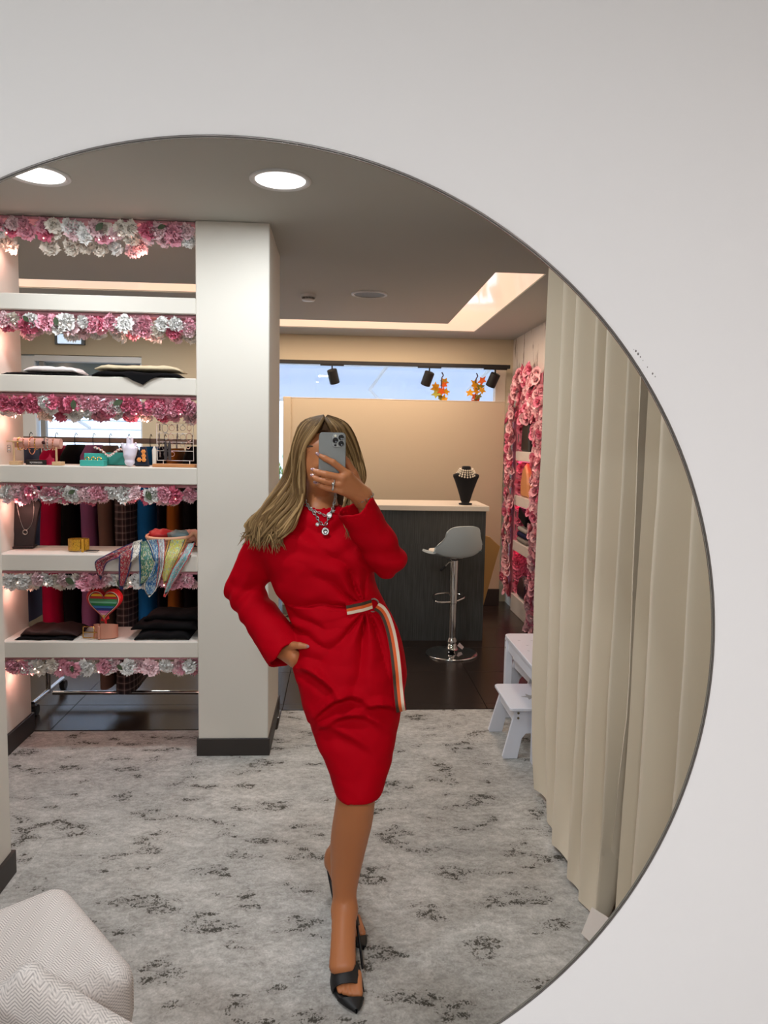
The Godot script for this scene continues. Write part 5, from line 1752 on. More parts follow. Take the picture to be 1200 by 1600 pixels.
func kid_stool(at: Vector3, turn: float, label: String, grp: String) -> void:
	var t := thing("kids_stool", label, "stool", at, turn, grp)
	var wh := mat("white lacquer", 226, 228, 236, 0.3)
	var rp := PackedVector2Array()
	for q in [[0.10, 0.165, 0.0], [-0.10, 0.165, 0.5], [-0.10, -0.165, 1.0], [0.10, -0.165, 1.5]]:
		for k in 5:
			var a: float = PI * (q[2] + 0.125 * k)
			rp.append(Vector2(q[0] + cos(a) * 0.022, q[1] + sin(a) * 0.022))
	var tp := MB.new(); tp.prism(rp, 0.016, Vector3(0, 0.252, 0), Basis(Vector3.RIGHT, -PI / 2), 0.003)
	var top := part(t, "seat", tp, wh)
	var st := MB.new(); st.prism(star_poly(0.045), 0.0008, Vector3(0.02, 0.2604, 0.02), Basis(Vector3.UP, 0.3) * Basis(Vector3.RIGHT, -PI / 2))
	part(top, "printed_star", st, mat("silver print", 168, 166, 164, 0.4))
	# slanted end boards with an arched cut-out
	var poly := PackedVector2Array([Vector2(-0.09, 0.244), Vector2(0.09, 0.244), Vector2(0.15, 0.012), Vector2(0.144, 0.0), Vector2(0.075, 0.0), Vector2(0.055, 0.10), Vector2(0.035, 0.125), Vector2(-0.035, 0.125), Vector2(-0.055, 0.10), Vector2(-0.075, 0.0), Vector2(-0.144, 0.0), Vector2(-0.15, 0.012)])
	for s in [-1, 1]:
		var b := MB.new(); b.prism(poly, 0.018, Vector3(0, 0, s * 0.17), Basis(Vector3.RIGHT, s * -0.06), 0.002)
		var e := part(t, "end_board", b, wh)
		for yy in [0.205, 0.23]:
			var c := MB.new(); c.rod(Vector3(-0.075, yy, s * 0.168), Vector3(-0.075, yy, s * 0.168 + s * 0.0025), 0.006, 10)
			part(e, "screw_cap", c, mat("bronze cap", 128, 116, 92, 0.4, 0.6))
	for s in [-1, 1]:
		part(t, "side_rail", bx(s * 0.085 - 0.008, s * 0.085 + 0.008, 0.175, 0.243, -0.16, 0.16, 0.001), wh)

# ---- velvet curtain of the fitting room
func curtain_panel(t: Node3D, called: String, ridges: Array, m: Material, sd: int, first: bool) -> void:
	# plan of the pleats: ridge points towards the room, valleys behind
	var plan := []
	for i in ridges.size():
		var z: float = ridges[i]
		plan.append(Vector3(0.835, 0, z))
		if i < ridges.size() - 1:
			var z2: float = ridges[i + 1]
			var dd := absf(z2 - z)
			plan.append(Vector3(0.88 + dd * 0.34, 0, lerpf(z, z2, 0.35)))
			plan.append(Vector3(0.915 + dd * 0.55, 0, lerpf(z, z2, 0.86)))
	var cp := curve(plan, 6)
	var nz := FastNoiseLite.new(); nz.seed = sd; nz.frequency = 1.6
	var rows := []
	var H := 2.5
	var N := 34
	for i in N + 1:
		var f := i / float(N)          # 0 top, 1 floor
		var y := lerpf(H, 0.006, f)
		var low := clampf((0.75 - y) / 0.75, 0.0, 1.0)
		var r := PackedVector3Array()
		for j in cp.size():
			var p := cp[j]
			var s := j / float(cp.size() - 1)
			var x := lerpf(0.87, p.x, 0.6 + 0.4 * f) + (0.014 * smoothstep(0.0, 1.0, (-2.6 - p.z) / 0.4) if first else 0.0)
			x += 0.012 * nz.get_noise_2d(p.z * 4.0, y * 0.8) * f
			# the hem kicks out into the room and wobbles
			x = lerpf(x, 0.828 + 0.062 * smoothstep(0.0, 1.0, (-2.4 - p.z) / 0.6) + 0.008 * sin(p.z * 9.0 + sd), low * low * 0.85)
			var z := p.z + 0.01 * nz.get_noise_2d(p.z * 3.0 + 9.0, y * 0.7) * f
			if first:
				# front edge of the first panel is drawn aside towards the hem
				z -= clampf(s - 0.8, 0.0, 0.2) * 0.6 * low
				x += clampf(s - 0.85, 0.0, 0.15) * 0.3 * f
			else:
				x -= low * 0.01
			r.append(Vector3(x, y + (0.012 * sin(p.z * 13.0 + sd) + 0.012) * low * low * low, z))
		rows.append(r)
	var b := MB.new(); b.sheet(rows, 0.005)
	part(t, called, b, m)

func build_curtain() -> void:
	var vel := mat("cream velvet", 222, 209, 186, 0.8, 0.0, 0.2)
	vel.rim_enabled = true; vel.rim = 0.5; vel.rim_tint = 0.5
	var t := thing("fitting_curtain", "heavy cream velvet curtain hanging in deep folds, edge nearest the small table", "curtain", Vector3.ZERO, 0.0, "fitting room curtains")
	curtain_panel(t, "fabric", [-3.07, -2.83, -2.64, -2.42, -2.31, -2.13, -2.065], vel, 3, true)
	var u := thing("fitting_curtain", "second cream velvet curtain panel beside the mirror's edge", "curtain", Vector3.ZERO, 0.0, "fitting room curtains")
	curtain_panel(u, "fabric", [-1.975, -1.88, -1.68, -1.50, -1.34, -1.15], vel, 8, false)
	# pale lining turned out at the hem
	var ln := MB.new()
	var rows := []
	for i in 5:
		var f := i / 4.0
		rows.append(PackedVector3Array([Vector3(0.815 - 0.03 * f, 0.10 - 0.088 * f, -2.13), Vector3(0.83 - 0.02 * f, 0.12 - 0.106 * f, -2.06), Vector3(0.85 - 0.01 * f, 0.13 - 0.115 * f, -1.99)]))
	ln.sheet(rows, 0.003)
	part(t, "turned_lining", ln, mat("cream lining", 232, 222, 212, 0.7))
	var rl := thing("curtain_rail", "ceiling rail of the fitting room curtains", "rail", Vector3(0.86, CEIL, -2.1))
	part(rl, "rail", bx(-0.012, 0.012, -0.03, 0.0, -1.0, 0.98, 0.002), mat("white frame", 232, 236, 236, 0.45))

# ---------------------------------------------------------------- armchair at the lower corner
func build_armchair() -> void:
	var hm := StandardMaterial3D.new()
	hm.resource_name = "cream herringbone"
	hm.albedo_texture = paint(128, 128, func(x: int, y: int):
		# zigzag twill
		var col := x / 16
		var ph := (y + (x % 16 if col % 2 == 0 else 16 - x % 16)) % 8
		var g := 0.86 if ph < 5 else 0.62
		g += 0.05 * sin(x * 2.1) * sin(y * 1.7)
		return rgb(244 * g + 16, 236 * g + 14, 228 * g + 14))
	hm.roughness = 0.95
	hm.metallic_specular = 0.1
	hm.uv1_triplanar = true
	hm.uv1_scale = Vector3.ONE * 9.0
	hm.heightmap_enabled = true
	hm.heightmap_texture = hm.albedo_texture
	hm.heightmap_scale = 0.12
	# turned half towards the mirror; local +x is the chair's right edge direction
	var t := thing("armchair", "cream herringbone upholstered armchair at the lower corner", "armchair", Vector3(-0.705, 0, -1.50), 0.0)
	var turn := Basis(Vector3.UP, 0.708)
	var s := MB.new(); s.rbox(Vector3(-0.02, 0.375, 0.05), Vector3(0.5, 0.17, 0.42), 0.05, turn, 4)
	part(t, "seat_cushion", s, hm)
	var s2 := MB.new(); s2.rbox(Vector3(-0.03, 0.23, 0.04), Vector3(0.48, 0.14, 0.40), 0.04, turn, 4)
	part(t, "seat_base", s2, hm)
	# curved shell on the side of the mirror
	var rows := []
	for i in 33:
		var f := i / 32.0
		var ang := lerpf(-2.0, 0.55, f)
		var pos := Vector3(0.02 + 0.30 * cos(ang + PI / 2 + 0.2) * -1.0, 0, 0.0)
		pos = Vector3(lerpf(-0.42, 0.37, f), 0, 0.215 - 0.02 * cos(f * 3.0))
		var wx := pos.x - 0.705
		var h := 0.575
		if wx < -0.60: h = 0.575
		elif wx < -0.535: h = lerpf(0.575, 0.625, smoothstep(0.0, 1.0, (wx + 0.60) / 0.065))
		else: h = lerpf(0.625, 0.495, pow((wx + 0.535) / 0.185, 0.9))
		var r := PackedVector3Array()
		for j in 14:
			var a := TAU * j / 14.0
			var cy := signf(sin(a)) * pow(absf(sin(a)), 0.35)
			var cz := signf(cos(a)) * pow(absf(cos(a)), 0.6)
			var yy := lerpf(0.16, h, cy * 0.5 + 0.5)
			r.append(Vector3(pos.x, yy, pos.z + cz * 0.028 + (0.03 if cy > 0 else 0.0)))
		rows.append(r)
	var sh := MB.new(); sh.grid(rows, true)
	sh.cap(rows[0], Vector3.LEFT); sh.cap(rows[32], Vector3.RIGHT)
	part(t, "near_arm", sh, hm)
	var fa := MB.new(); fa.rbox(Vector3(-0.31, 0.41, -0.30), Vector3(0.5, 0.42, 0.09), 0.04, Basis(Vector3.UP, -0.62), 4)
	part(t, "far_arm", fa, hm)
	var br := MB.new(); br.rbox(Vector3(-0.46, 0.5, 0.0), Vector3(0.1, 0.55, 0.5), 0.045, Basis(), 4)
	part(t, "backrest", br, hm)
	for q in [Vector3(-0.3, 0, 0.15), Vector3(0.2, 0, 0.1), Vector3(-0.2, 0, -0.2), Vector3(0.05, 0, -0.12)]:
		var l := MB.new(); l.tube(PackedVector3Array([q + Vector3(0, 0.0, 0), q + Vector3(0, 0.19, 0)]), [0.014, 0.02], 10)
		part(t, "leg", l, mat("dark leg", 52, 40, 32, 0.5))

# ---------------------------------------------------------------- the person
# height, left edge, right edge, centre depth, half depth of the dress
const DRESS := [
	[1.352, -0.125, -0.005, -2.285, 0.058], [1.335, -0.165, 0.03, -2.285, 0.07], [1.31, -0.215, 0.062, -2.283, 0.083], [1.28, -0.238, 0.085, -2.278, 0.098], [1.24, -0.238, 0.098, -2.27, 0.114],
	[1.18, -0.222, 0.104, -2.26, 0.124], [1.12, -0.203, 0.112, -2.255, 0.115], [1.09, -0.19, 0.122, -2.25, 0.106], [1.06, -0.167, 0.138, -2.245, 0.101], [1.01, -0.143, 0.168, -2.235, 0.106],
	[0.96, -0.127, 0.192, -2.225, 0.116], [0.92, -0.128, 0.202, -2.215, 0.123], [0.87, -0.130, 0.211, -2.20, 0.128], [0.82, -0.118, 0.212, -2.19, 0.126], [0.764, -0.102, 0.202, -2.178, 0.12],
	[0.697, -0.076, 0.187, -2.16, 0.11], [0.63, -0.047, 0.172, -2.135, 0.104], [0.568, -0.016, 0.157, -2.115, 0.099], [0.50, 0.006, 0.134, -2.10, 0.094]]
const HEM := 0.512
var dl := PackedFloat32Array(); var dr_ := PackedFloat32Array(); var dz := PackedFloat32Array(); var db := PackedFloat32Array()
var fold_noise := FastNoiseLite.new()
var SLV := []

func dress_tables() -> void:
	for k in 4:
		var a := PackedFloat32Array(); a.resize(180)
		for i in 180: a[i] = lerp_table(DRESS, 1.36 - i * 0.005, k + 1)
		for pass_ in 3:
			var c := a.duplicate()
			for i in range(2, 178): c[i] = (a[i - 2] + a[i - 1] * 2 + a[i] * 2 + a[i + 1] * 2 + a[i + 2]) / 8.0
			a = c
		match k:
			0: dl = a
			1: dr_ = a
			2: dz = a
			3: db = a
	fold_noise.seed = 12; fold_noise.frequency = 1.0; fold_noise.fractal_octaves = 2
	SLV = [
		[Vector3(-0.215, 1.262, -2.285), Vector3(-0.303, 1.07, -2.33), Vector3(-0.150, 0.897, -2.19), 0.062, 0.055, 0.064],
		[Vector3(0.062, 1.262, -2.28), Vector3(0.146, 1.208, -2.13), Vector3(0.049, 1.366, -2.085), 0.062, 0.054, 0.056]]

func ridge(v: float) -> float:
	# rounded crest, narrow valley
	return 1.0 - absf(sin(v))

func folds(p: Vector3, zc: float) -> float:
	# relief of the cloth: drag lines from the belt, pleats below it, crescents across the skirt
	var front := clampf((p.z - zc) / 0.03, 0.0, 1.0)
	var K := Vector2(0.085, 1.055)
	var q := Vector2(p.x, p.y) - K
	var r := q.length()
	var th := q.angle()
	var w := 0.0
	var nn := fold_noise.get_noise_3d(p.x * 5.0, p.y * 5.0, 3.0)
	if q.y > 0.0:
		# drag lines that fan from the belt towards the far shoulder and bust
		var s := th * 6.2 + nn * 1.3 - r * 3.0
		w -= ridge(s) * 0.015 * clampf(r / 0.06, 0, 1) * clampf(1.1 - r / 0.27, 0.0, 1.0) * clampf((th - 1.45) / 0.35, 0.0, 1.0)
		# soft cowl under the neck
		var cw := Vector2((p.x + 0.05) * 0.9, p.y - 1.37).length()
		w += 0.006 * sin((cw - 0.03) * 78.0 + nn * 1.5) * clampf(1.0 - absf(cw - 0.10) / 0.085, 0.0, 1.0)
	else:
		var up := clampf((p.y - 0.60) / 0.2, 0.0, 1.0)
		# pleats fanning out below the belt
		var s := (th + PI / 2) * 6.0 + nn * 0.7 + 0.9
		w -= ridge(s) * 0.020 * clampf(r / 0.05, 0, 1) * clampf(1.1 - r / 0.33, 0.0, 1.0) * clampf(1.25 - absf(th + PI / 2 + 0.12), 0.0, 1.0)
		# waist drag lines towards the pocket
		var s2 := (p.y - 0.98 + 0.35 * (p.x + 0.1)) * 62.0 + nn * 2.0
		w -= ridge(s2) * 0.008 * clampf(1.0 - absf(p.y - 0.98) / 0.12, 0.0, 1.0) * clampf((0.05 - p.x) / 0.1, 0.0, 1.0)
		# crescents across the thighs
		for c in [[0.815, 0.015, 7.0, 0.30, 0.017, 0.015, 0.11], [0.765, 0.045, 5.0, 0.05, 0.016, 0.015, 0.13], [0.87, -0.055, 6.0, -0.5, 0.013, 0.013, 0.08], [0.79, 0.135, 6.0, -0.2, 0.015, 0.013, 0.075], [0.715, 0.02, 3.0, -0.35, 0.012, 0.016, 0.10]]:
			var dx: float = p.x - c[1]
			var cc: float = p.y - c[0] + c[2] * dx * dx - c[3] * dx
			w += c[4] * exp(-pow(cc / c[5], 2.0)) * clampf(1.0 - absf(dx) / c[6], 0.0, 1.0)
			w -= c[4] * 0.7 * exp(-pow((cc + 0.026) / 0.018, 2.0)) * clampf(1.0 - absf(dx) / c[6], 0.0, 1.0)
		w *= 0.35 + 0.65 * up
	w += 0.0028 * fold_noise.get_noise_3d(p.x * 9.0 + p.y * 6.0, p.y * 10.0 - p.x * 5.0, p.z * 5.0)
	return w * 1.6 * (0.2 + 0.8 * front) + 0.004

func torso_d(p: Vector3) -> float:
	var fi := clampf((1.36 - p.y) / 0.005, 0.0, 178.0)
	var i := int(fi)
	var f := fi - i
	var xl := lerpf(dl[i], dl[i + 1], f)
	var xr := lerpf(dr_[i], dr_[i + 1], f)
	var zc := lerpf(dz[i], dz[i + 1], f)
	var hb := lerpf(db[i], db[i + 1], f)
	var a := (xr - xl) * 0.5
	var qx := absf(p.x - (xl + xr) * 0.5) / a
	var qz := absf(p.z - zc) / hb
	var rr := pow(pow(qx, 2.25) + pow(qz, 2.25), 1.0 / 2.25)
	var d := (rr - 1.0) * minf(a, hb)
	if d < 0.06: d -= folds(p, zc)
	return d

func sleeve_d(p: Vector3, k: int, lower: bool) -> float:
	var s: Array = SLV[k]
	var E: Vector3 = s[1]
	var C: Vector3 = s[2]
	var n := 0.006 * sin((p - E).dot((C - E).normalized()) * 95.0 + p.x * 30.0 + 2.0 * fold_noise.get_noise_3d(p.x * 6.0, p.y * 6.0, 1.0)) * exp(-p.distance_squared_to(E) / 0.012) + 0.003 * fold_noise.get_noise_3d(p.x * 13.0, p.y * 13.0, p.z * 13.0)
	if not lower: return cap_d(p, s[0], E, s[3], s[4]) + n
	var dir := (C - E).normalized()
	var d := cap_d(p, E, C + dir * 0.04, s[4], s[5] * 1.03) + n
	d = maxf(d, (p - C).dot(dir) + 0.006 * sin(p.x * 60.0 + p.y * 45.0))
	return maxf(d, -cap_d(p, C - dir * 0.06, C + dir * 0.08, s[5] * 0.80, s[5] * 0.93))

func dress_d(p: Vector3) -> float:
	var d := torso_d(p)
	var nk := cap_d(p, Vector3(-0.06, 1.30, -2.285), Vector3(-0.058, 1.42, -2.275), 0.045, 0.078)   # opening of the neck
	if p.y > 0.98:
		var u := smin(sleeve_d(p, 0, false), sleeve_d(p, 1, false), 0.01)
		d = smin(d, u, 0.045)
		d = maxf(d, -nk)
	var lo0 := sleeve_d(p, 0, true)
	var lo1 := sleeve_d(p, 1, true)
	d = smin(d, minf(lo0, lo1), 0.008)
	d = maxf(d, HEM + 0.06 * (p.x - 0.07) - p.y)
	return d

# depth of the dress surface towards the mirror at a given x, y
func cloth_z(x: float, y: float) -> float:
	var z := -1.95
	for i in 60:
		var d := torso_d(Vector3(x, y, z))
		if d < 0.0008: return z
		z -= maxf(d * 0.7, 0.0015)
		if z < -2.4: break
	return -2.25

var skin_mat: StandardMaterial3D
const P0 := Vector3(0.03, 0, -2.12)

func leg_chain(tb: Array) -> Array:
	# finer pieces through the listed joints, radius included
	var c := []; var r := []
	for q in tb:
		c.append(Vector3(q[0], q[1], q[2])); r.append(Vector3(q[3], 0, 0))
	var cp := curve(c, 3)
	var rp := curve(r, 3)
	var out := []
	for i in cp.size() - 1: out.append([cp[i], cp[i + 1], rp[i].x, rp[i + 1].x])
	return out

func chain_d(p: Vector3, ch: Array) -> float:
	var d := 1e3
	for q in ch:
		# pieces far above or below cannot be the nearest
		if absf((q[0] as Vector3).y - p.y) < d + 0.1: d = minf(d, cap_d(p, q[0], q[1], q[2], q[3]))
	return d

func build_person() -> void:
	dress_tables()
	var t := thing("person", "person in a red long-sleeved belted dress and black heels, taking a mirror selfie", "person", P0)
	skin_mat = mat("tanned skin", 182, 116, 74, 0.42, 0.0, 0.4)
	skin_mat.subsurf_scatter_enabled = true
	skin_mat.subsurf_scatter_strength = 0.06
	var at := -P0
	# ---- body: one continuous skin
	var bones := [
		[Vector3(-0.050, 1.540, -2.315), Vector3(-0.050, 1.520, -2.30), 0.082, 0.080],
		[Vector3(-0.050, 1.500, -2.285), Vector3(-0.052, 1.450, -2.262), 0.066, 0.050],
		[Vector3(-0.052, 1.450, -2.262), Vector3(-0.053, 1.418, -2.250), 0.046, 0.026],
		[Vector3(-0.052, 1.440, -2.31), Vector3(-0.060, 1.320, -2.29), 0.049, 0.052],
		[Vector3(-0.060, 1.300, -2.29), Vector3(0.0, 1.07, -2.26), 0.072, 0.075],
		[Vector3(0.0, 1.07, -2.26), Vector3(0.035, 0.88, -2.215), 0.075, 0.088],
		[Vector3(-0.06, 1.29, -2.29), Vector3(-0.215, 1.262, -2.287), 0.05, 0.042],
		[Vector3(-0.06, 1.29, -2.29), Vector3(0.062, 1.262, -2.282), 0.05, 0.042],
		[Vector3(-0.215, 1.262, -2.287), Vector3(-0.303, 1.07, -2.33), 0.04, 0.033],
		[Vector3(-0.303, 1.07, -2.33), Vector3(-0.166, 0.915, -2.205), 0.033, 0.023],
		[Vector3(0.062, 1.262, -2.282), Vector3(0.146, 1.208, -2.13), 0.04, 0.033],
		[Vector3(0.146, 1.208, -2.13), Vector3(0.066, 1.395, -2.085), 0.033, 0.023],
		[Vector3(0.030, 0.120, -2.085), Vector3(0.010, 0.050, -1.965), 0.031, 0.023],
		[Vector3(0.034, 0.122, -2.088), Vector3(0.042, 0.052, -1.965), 0.031, 0.024],
		[Vector3(0.034, 0.135, -2.108), Vector3(0.034, 0.115, -2.128), 0.033, 0.029],
		[Vector3(0.005, 0.155, -2.352), Vector3(-0.006, 0.12, -2.372), 0.032, 0.028],
		[Vector3(0.006, 0.13, -2.345), Vector3(0.048, 0.05, -2.205), 0.031, 0.025],
		[Vector3(0.072, 0.520, -2.058), Vector3(0.069, 0.480, -2.056), 0.030, 0.026]]
	# legs: smooth chains of tapered pieces
	var legs := [
		leg_chain([[0.078, 0.82, -2.195, 0.080], [0.072, 0.66, -2.135, 0.070], [0.067, 0.56, -2.097, 0.0605], [0.063, 0.50, -2.088, 0.0585], [0.056, 0.43, -2.094, 0.0595], [0.046, 0.36, -2.108, 0.0575], [0.039, 0.29, -2.116, 0.051], [0.034, 0.22, -2.116, 0.0425], [0.033, 0.165, -2.112, 0.0355], [0.034, 0.13, -2.108, 0.0335]]),
		leg_chain([[0.010, 0.82, -2.24, 0.078], [0.050, 0.62, -2.22, 0.062], [0.075, 0.50, -2.205, 0.052], [0.066, 0.40, -2.24, 0.05], [0.050, 0.31, -2.28, 0.044], [0.022, 0.21, -2.33, 0.034], [0.005, 0.155, -2.352, 0.031]])]
	var head_extra := [
		[Vector3(-0.052, 1.507, -2.224), Vector3(-0.053, 1.480, -2.208), 0.008, 0.0115],     # nose
		[Vector3(-0.065, 1.476, -2.216), Vector3(-0.041, 1.476, -2.216), 0.008, 0.008],
		[Vector3(-0.070, 1.447, -2.224), Vector3(-0.036, 1.447, -2.224), 0.0075, 0.0075],   # mouth
		[Vector3(-0.093, 1.485, -2.250), Vector3(-0.083, 1.470, -2.243), 0.020, 0.016],     # cheeks
		[Vector3(-0.011, 1.485, -2.250), Vector3(-0.021, 1.470, -2.243), 0.020, 0.016],
		[Vector3(-0.095, 1.531, -2.240), Vector3(-0.010, 1.531, -2.240), 0.013, 0.013],     # brow
		[Vector3(-0.128, 1.505, -2.31), Vector3(-0.128, 1.485, -2.305), 0.012, 0.008],      # ears
		[Vector3(0.028, 1.505, -2.31), Vector3(0.028, 1.485, -2.305), 0.012, 0.008]]
	var grips := [
		# hand on the phone: palm, four fingers across its back, thumb behind it
		[Vector3(0.068, 1.400, -2.085), Vector3(0.026, 1.459, -2.040), 0.0215, 0.0115], [Vector3(0.068, 1.400, -2.085), Vector3(0.012, 1.450, -2.034), 0.0215, 0.0115],
		[Vector3(0.068, 1.397, -2.085), Vector3(0.004, 1.432, -2.036), 0.0215, 0.011], [Vector3(0.066, 1.393, -2.085), Vector3(0.008, 1.413, -2.042), 0.0205, 0.0105]]
	var fingers := [
		[Vector3(0.026, 1.459, -2.040), Vector3(-0.016, 1.492, -2.031), Vector3(-0.039, 1.503, -2.035), Vector3(-0.055, 1.511, -2.040), 0.0105, 0.0092, 0.0082, 0.0062],
		[Vector3(0.012, 1.450, -2.034), Vector3(-0.036, 1.459, -2.029), Vector3(-0.058, 1.464, -2.036), Vector3(-0.069, 1.468, -2.049), 0.0105, 0.0092, 0.0082, 0.0062],
		[Vector3(0.004, 1.432, -2.036), Vector3(-0.038, 1.440, -2.031), Vector3(-0.061, 1.446, -2.038), Vector3(-0.071, 1.451, -2.051), 0.0102, 0.0088, 0.008, 0.006],
		[Vector3(0.008, 1.413, -2.042), Vector3(-0.030, 1.420, -2.036), Vector3(-0.049, 1.426, -2.040), Vector3(-0.061, 1.431, -2.051), 0.0095, 0.008, 0.0072, 0.0055],
		[Vector3(0.058, 1.420, -2.082), Vector3(0.042, 1.462, -2.074), Vector3(0.022, 1.494, -2.068), Vector3(0.006, 1.516, -2.064), 0.014, 0.0115, 0.0098, 0.007]]
	var pock := [
		[Vector3(-0.166, 0.915, -2.205), Vector3(-0.128, 0.905, -2.158), 0.022, 0.020], [Vector3(-0.166, 0.915, -2.205), Vector3(-0.130, 0.892, -2.165), 0.022, 0.019],
		[Vector3(-0.163, 0.905, -2.2), Vector3(-0.126, 0.878, -2.175), 0.020, 0.016]]
	var pock_f := [
		[Vector3(-0.150, 0.923, -2.180), Vector3(-0.128, 0.940, -2.148), Vector3(-0.110, 0.944, -2.133), Vector3(-0.090, 0.944, -2.124), 0.014, 0.0115, 0.0105, 0.0075],
		[Vector3(-0.128, 0.905, -2.158), Vector3(-0.10, 0.885, -2.165), Vector3(-0.085, 0.865, -2.17), Vector3(-0.075, 0.845, -2.175), 0.011, 0.009, 0.008, 0.006],
		[Vector3(-0.129, 0.895, -2.165), Vector3(-0.102, 0.872, -2.172), Vector3(-0.088, 0.85, -2.178), Vector3(-0.078, 0.83, -2.182), 0.011, 0.009, 0.008, 0.006],
		[Vector3(-0.128, 0.885, -2.172), Vector3(-0.104, 0.862, -2.18), Vector3(-0.092, 0.842, -2.185), Vector3(-0.084, 0.825, -2.188), 0.0105, 0.009, 0.008, 0.006],
		[Vector3(-0.126, 0.878, -2.178), Vector3(-0.108, 0.856, -2.188), Vector3(-0.098, 0.84, -2.192), Vector3(-0.092, 0.828, -2.195), 0.0095, 0.008, 0.007, 0.0055]]
	var b := MB.new()
	var body_f := func(p: Vector3) -> float:
		var d := bones_d(p, bones, 0.028)
		if p.y < 0.95: d = smin(d, minf(chain_d(p, legs[0]), chain_d(p, legs[1])), 0.02)
		return d
	sdf_mesh(body_f, Vector3(-0.36, 0.02, -2.43), Vector3(0.22, 1.42, -1.92), 0.0115, b)
	var hb := [bones[0], bones[1], bones[2], bones[3]]
	sdf_mesh(func(p: Vector3) -> float: return smin(bones_d(p, hb, 0.03), bones_d(p, head_extra, 0.008), 0.014), Vector3(-0.16, 1.36, -2.42), Vector3(0.06, 1.64, -2.18), 0.0045, b)
	for hnd in [[grips, fingers, bones[11], Vector3(-0.09, 1.36, -2.13), Vector3(0.11, 1.53, -2.01)], [pock, pock_f, bones[9], Vector3(-0.22, 0.80, -2.25), Vector3(-0.06, 0.98, -2.09)]]:
		var palm: Array = hnd[0]
		var fg: Array = hnd[1]
		var arm: Array = hnd[2]
		var ff := func(p: Vector3) -> float:
			var d := smin(bones_d(p, palm, 0.014), cap_d(p, arm[0], arm[1], arm[2], arm[3]), 0.02)
			var e := 1e3
			for q in fg:
				var g := cap_d(p, q[0], q[1], q[4], q[5])
				g = smin(g, cap_d(p, q[1], q[2], q[5], q[6]), 0.003)
				g = smin(g, cap_d(p, q[2], q[3], q[6], q[7]), 0.003)
				e = minf(e, g)
			return smin(d, e, 0.007)
		sdf_mesh(ff, hnd[3], hnd[4], 0.0032, b)
	# toes of both feet
	for ft in [[Vector3(0.034, 0, -2.135), 0.04], [Vector3(0.002, 0, -2.372), 0.25]]:
		var bs := Basis(Vector3.UP, ft[1])
		var o: Vector3 = ft[0]
		var tb := []
		for k in 5:
			var x: float = -0.030 + 0.0145 * k
			var L: float = [0.006, 0.012, 0.017, 0.02, 0.018][k]
			var r: float = [0.0075, 0.008, 0.0085, 0.009, 0.012][k]
			tb.append([o + bs * Vector3(x * 1.0, 0.030, 0.18), o + bs * Vector3(x * 0.9 + 0.004, 0.021, 0.222 + L), r + 0.002, r])
		sdf_mesh(func(p: Vector3) -> float: return bones_d(p, tb, 0.004), o + bs * Vector3(0, 0, 0.21) - Vector3(0.07, 0.03, 0.07), o + bs * Vector3(0, 0, 0.21) + Vector3(0.07, 0.1, 0.07), 0.004, b)
	part(t, "body", b, skin_mat, at)
	# face details
	var dark := mat("lash", 34, 24, 20, 0.6)
	for sx in [-1.0, 1.0]:
		var ex: float = -0.052 + sx * 0.031
		var ey := MB.new(); ey.ellipsoid(Vector3(ex, 1.512, -2.237), Vector3(0.0135, 0.0068, 0.010), Basis(), 14, 8)
		var eo := part(t, "eye", ey, mat("eye white", 232, 226, 220, 0.2), at)
		var ir := MB.new(); ir.ellipsoid(Vector3(ex, 1.512, -2.2295), Vector3(0.006, 0.006, 0.0035), Basis(), 12, 6)
		part(eo, "iris", ir, mat("brown iris", 70, 46, 28, 0.15))
		var lash := MB.new(); lash.tube(curve([Vector3(ex - 0.0145, 1.513, -2.231), Vector3(ex - 0.006, 1.5185, -2.225), Vector3(ex + 0.006, 1.5185, -2.225), Vector3(ex + 0.0145, 1.513, -2.231)], 4), 0.0016, 5)
		part(t, "eyelash", lash, dark, at)
		var br := MB.new(); br.tube(curve([Vector3(ex - 0.018, 1.530, -2.226), Vector3(ex - 0.005, 1.535, -2.222), Vector3(ex + 0.013, 1.532, -2.224)], 4), 0.0026, 6)
		part(t, "eyebrow", br, mat("brow hair", 74, 54, 38, 0.8), at)
	var lip := MB.new(); lip.ellipsoid(Vector3(-0.053, 1.4505, -2.2165), Vector3(0.02, 0.0042, 0.004), Basis(), 14, 6)
	lip.ellipsoid(Vector3(-0.053, 1.4435, -2.2165), Vector3(0.017, 0.0045, 0.004), Basis(), 14, 6)
	part(t, "lips", lip, mat("lip", 176, 92, 84, 0.35), at)
	# nails
	var nail := mat("mauve nail", 150, 112, 112, 0.25)
	for fg in [fingers, pock_f]:
		for k in (5 if fg == fingers else 1):
			var q: Array = fg[k]
			var tip: Vector3 = q[3]
			var dirv := (tip - (q[2] as Vector3)).normalized()
			var outv := (Vector3(0.15, 0.35, 1.0) - dirv * Vector3(0.15, 0.35, 1.0).dot(dirv)).normalized()
			if fg == fingers and k == 4: outv = -outv
			var bs := Basis(dirv.cross(outv).normalized(), outv, dirv)
			var nb := MB.new(); nb.ellipsoid(tip + outv * 0.0042 + dirv * 0.003, Vector3(0.0050, 0.0020, 0.0095), Basis(bs.x, bs.y, bs.z), 10, 6)
			part(t, "nail", nb, nail, at)
	# toe nails
	# ---- dress
	var red := mat("red crepe", 176, 0, 20, 0.7, 0.0, 0.16)
	part(t, "dress", sdf_mesh(dress_d, Vector3(-0.38, 0.50, -2.42), Vector3(0.235, 1.44, -2.0), 0.0052), red, at)
	build_belt(t, at, red)
	build_jewellery(t, at)
	build_hair(t, at)
	build_shoe(t, at, Vector3(0.034, 0.0, -2.135), 0.04, true)
	build_shoe(t, at, Vector3(0.002, 0.0, -2.372), 0.25, false)
	build_phone()

